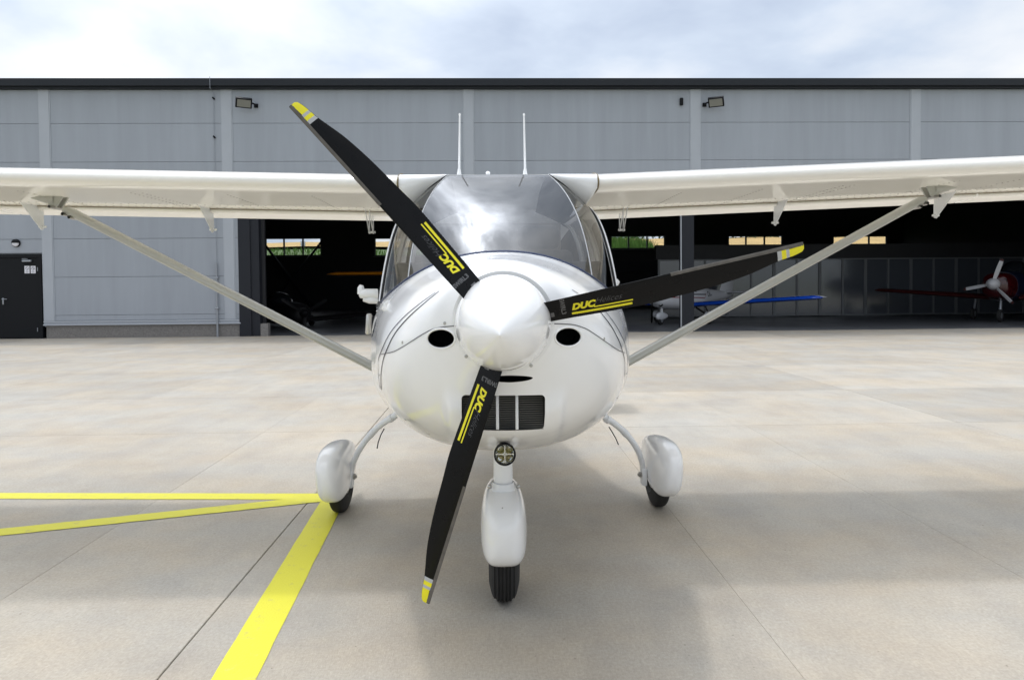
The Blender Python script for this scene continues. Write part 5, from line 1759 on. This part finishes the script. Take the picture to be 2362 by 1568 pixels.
# red-nosed aircraft at the right edge
hub = at(2288, 655, 21.0)
rn = empty('red_nosed_aircraft', (hub.x, 21.0, 0), R(-52))
tag(rn, 'dark red-nosed aircraft with white three-blade propeller at the right edge inside the hangar', 'aircraft')
hz = hub.z
rows = fuselage_rows([(0.12, 0.20, hz + 0.22, hz - 0.26), (0.25, 0.36, hz + 0.33, hz - 0.42), (0.8, 0.46, hz + 0.36, hz - 0.52)])
loft(rows, 'cowling', REDP, rn)
rows = fuselage_rows([(0.8, 0.465, hz + 0.37, hz - 0.53), (1.6, 0.50, hz + 0.42, hz - 0.58), (2.6, 0.48, hz + 0.42, hz - 0.55), (4.2, 0.28, hz + 0.22, hz - 0.30), (6.0, 0.08, hz + 0.08, hz - 0.06)])
loft(rows, 'fuselage', NAVYP, rn)
for sx in (-1, 1):
    MB().lathe([(0, 0.0), (0.0, 0.085), (0.02, 0.10), (0.012, 0.115), (-0.02, 0.118)], (sx * 0.22, 0.20, hz + 0.07), (sx * 0.25, -1, 0), 18).build('intake', DARKS, rn)
for mir_ in (False, True):
    rows = wing_rows(0.40, 4.1, 1.1, hz - 0.46, 1.4, 1.0, 0.07, 0.1)
    loft(mirror(rows) if mir_ else rows, 'wing', DKRED, rn)
rows = []
for t in np.linspace(0, 1, 12):
    k = math.sin(math.pi * min(1, t * 0.93 + 0.035)) ** 0.6
    rows.append([(0.42 * k * math.cos(a), 1.5 + 1.6 * t, hz + 0.3 + 0.45 * k * math.sin(a)) for a in np.linspace(0, math.pi, 15)])
MB().grid(rows).build('canopy', CANG, rn)
wheel_set(rn, ((0.0, 0.75), (1.1, 2.0), (-1.1, 2.0)), DKRED, 0.20, False)
MB().tube([(0, 0.75, 0.22), (0, 0.85, hz - 0.45)], 0.04, 10).build('nose_leg', GALV, rn)
for sx in (-1, 1):
    MB().tube([(sx * 1.1, 2.0, 0.22), (sx * 1.0, 1.9, hz - 0.45)], 0.035, 10).build('gear_leg', GALV, rn)
rows = [[(0.05 * c_ * math.sin(math.pi * t) ** 0.8 * s_, ya + c_ * t, z) for s_, ts in ((1, np.linspace(0, 1, 7)), (-1, np.linspace(1, 0, 7)[1:-1])) for t in ts] for (z, ya, c_) in ((hz, 4.9, 1.2), (hz + 0.5, 5.3, 0.9), (hz + 1.0, 5.6, 0.6))]
loft(rows, 'tail_fin', NAVYP, rn)
MB().lathe([(-0.16, 0.10), (-0.14, 0.175), (-0.05, 0.185), (0.06, 0.16), (0.15, 0.10), (0.20, 0.04), (0.21, 0.0)], (0, 0, hz), (0, -1, 0), 32).build('spinner', PROPW, rn)
for a in (72, 192, 312):
    small_blade(rn, (0, 0.02, hz), R(a), 0.80, PROPW, DKRED)

# dark aircraft with an orange wing, mostly hidden behind the nose of the white one
oc = at(985, 640, 25.5)
ow = empty('orange_wing_aircraft', (oc.x, 25.5, 0), R(0))
tag(ow, 'dark high-wing aircraft with an orange wing deep inside the hangar', 'aircraft')
wz = at(820, 632, 25.5).z
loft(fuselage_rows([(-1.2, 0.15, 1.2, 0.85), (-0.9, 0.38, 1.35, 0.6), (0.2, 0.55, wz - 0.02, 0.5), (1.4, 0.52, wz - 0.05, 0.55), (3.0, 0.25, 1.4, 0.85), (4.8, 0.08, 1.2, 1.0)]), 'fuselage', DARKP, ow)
half = oc.x - X_at(747, 25.5, 632)
for mir_ in (False, True):
    rows = wing_rows(0.0, half, 0.0, wz, 1.3, 1.2, 0.0, 0, 0.12, 0.5)
    loft(mirror(rows) if mir_ else rows, 'wing', ORANGE, ow)
    sx = -1 if mir_ else 1
    MB().tube([(sx * 0.5, 0.6, 0.7), (sx * 1.9, 0.5, wz - 0.05)], 0.03, 8).build('wing_strut', DARKP, ow)
wheel_set(ow, ((0, -0.5), (0.8, 0.9), (-0.8, 0.9)), DARKP, 0.18, False)
MB().tube([(0, -0.5, 0.2), (0, -0.4, 0.65)], 0.035, 8).build('nose_leg', DARKP, ow)
for sx in (-1, 1):
    MB().tube([(sx * 0.8, 0.9, 0.2), (sx * 0.4, 0.8, 0.58)], 0.03, 8).build('gear_leg', DARKP, ow)
MB().lathe([(0, 0.14), (0.1, 0.11), (0.2, 0.0)], (0, -1.2, 1.02), (0, -1, 0), 20).build('spinner', DARKP, ow)
for a in (30, 150, 270):
    small_blade(ow, (0, -1.24, 1.02), R(a), 0.8, BLACK)
rows = [[(0.05 * c_ * math.sin(math.pi * t) ** 0.8 * s_, ya + c_ * t, z) for s_, ts in ((1, np.linspace(0, 1, 7)), (-1, np.linspace(1, 0, 7)[1:-1])) for t in ts] for (z, ya, c_) in ((1.05, 3.8, 1.1), (1.5, 4.1, 0.8), (2.0, 4.4, 0.5))]
loft(rows, 'tail_fin', DARKP, ow)

# dark aircraft at the left of the opening, only spinner and wing edge catching light
dc = at(703, 722, 21.6)
da = empty('dark_aircraft', (dc.x, 21.6, 0), R(38))
tag(da, 'dark low-wing aircraft with grey spinner in the shade at the left of the hangar opening', 'aircraft')
hz = dc.z
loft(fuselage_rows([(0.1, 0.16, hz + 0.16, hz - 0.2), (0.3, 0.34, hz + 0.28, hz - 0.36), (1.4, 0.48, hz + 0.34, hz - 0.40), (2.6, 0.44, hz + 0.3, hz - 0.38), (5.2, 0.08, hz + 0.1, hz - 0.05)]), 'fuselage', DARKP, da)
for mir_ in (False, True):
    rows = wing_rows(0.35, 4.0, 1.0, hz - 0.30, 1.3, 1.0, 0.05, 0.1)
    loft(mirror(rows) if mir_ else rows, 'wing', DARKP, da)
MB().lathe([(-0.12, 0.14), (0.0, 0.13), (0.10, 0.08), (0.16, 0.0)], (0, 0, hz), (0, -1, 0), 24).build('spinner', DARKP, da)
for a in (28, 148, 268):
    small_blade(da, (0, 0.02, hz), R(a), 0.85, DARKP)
rows = []
for t in np.linspace(0, 1, 12):
    k = math.sin(math.pi * min(1, t * 0.93 + 0.035)) ** 0.6
    rows.append([(0.40 * k * math.cos(a), 1.3 + 1.6 * t, hz + 0.25 + 0.4 * k * math.sin(a)) for a in np.linspace(0, math.pi, 15)])
MB().grid(rows).build('canopy', CANG, da)
wheel_set(da, ((0, 0.6), (0.95, 1.7), (-0.95, 1.7)), DARKP, 0.18, False)
MB().tube([(0, 0.6, 0.2), (0, 0.7, hz - 0.3)], 0.035, 8).build('nose_leg', DARKP, da)
for sx in (-1, 1):
    MB().tube([(sx * 0.95, 1.7, 0.2), (sx * 0.85, 1.6, hz - 0.28)], 0.03, 8).build('gear_leg', DARKP, da)
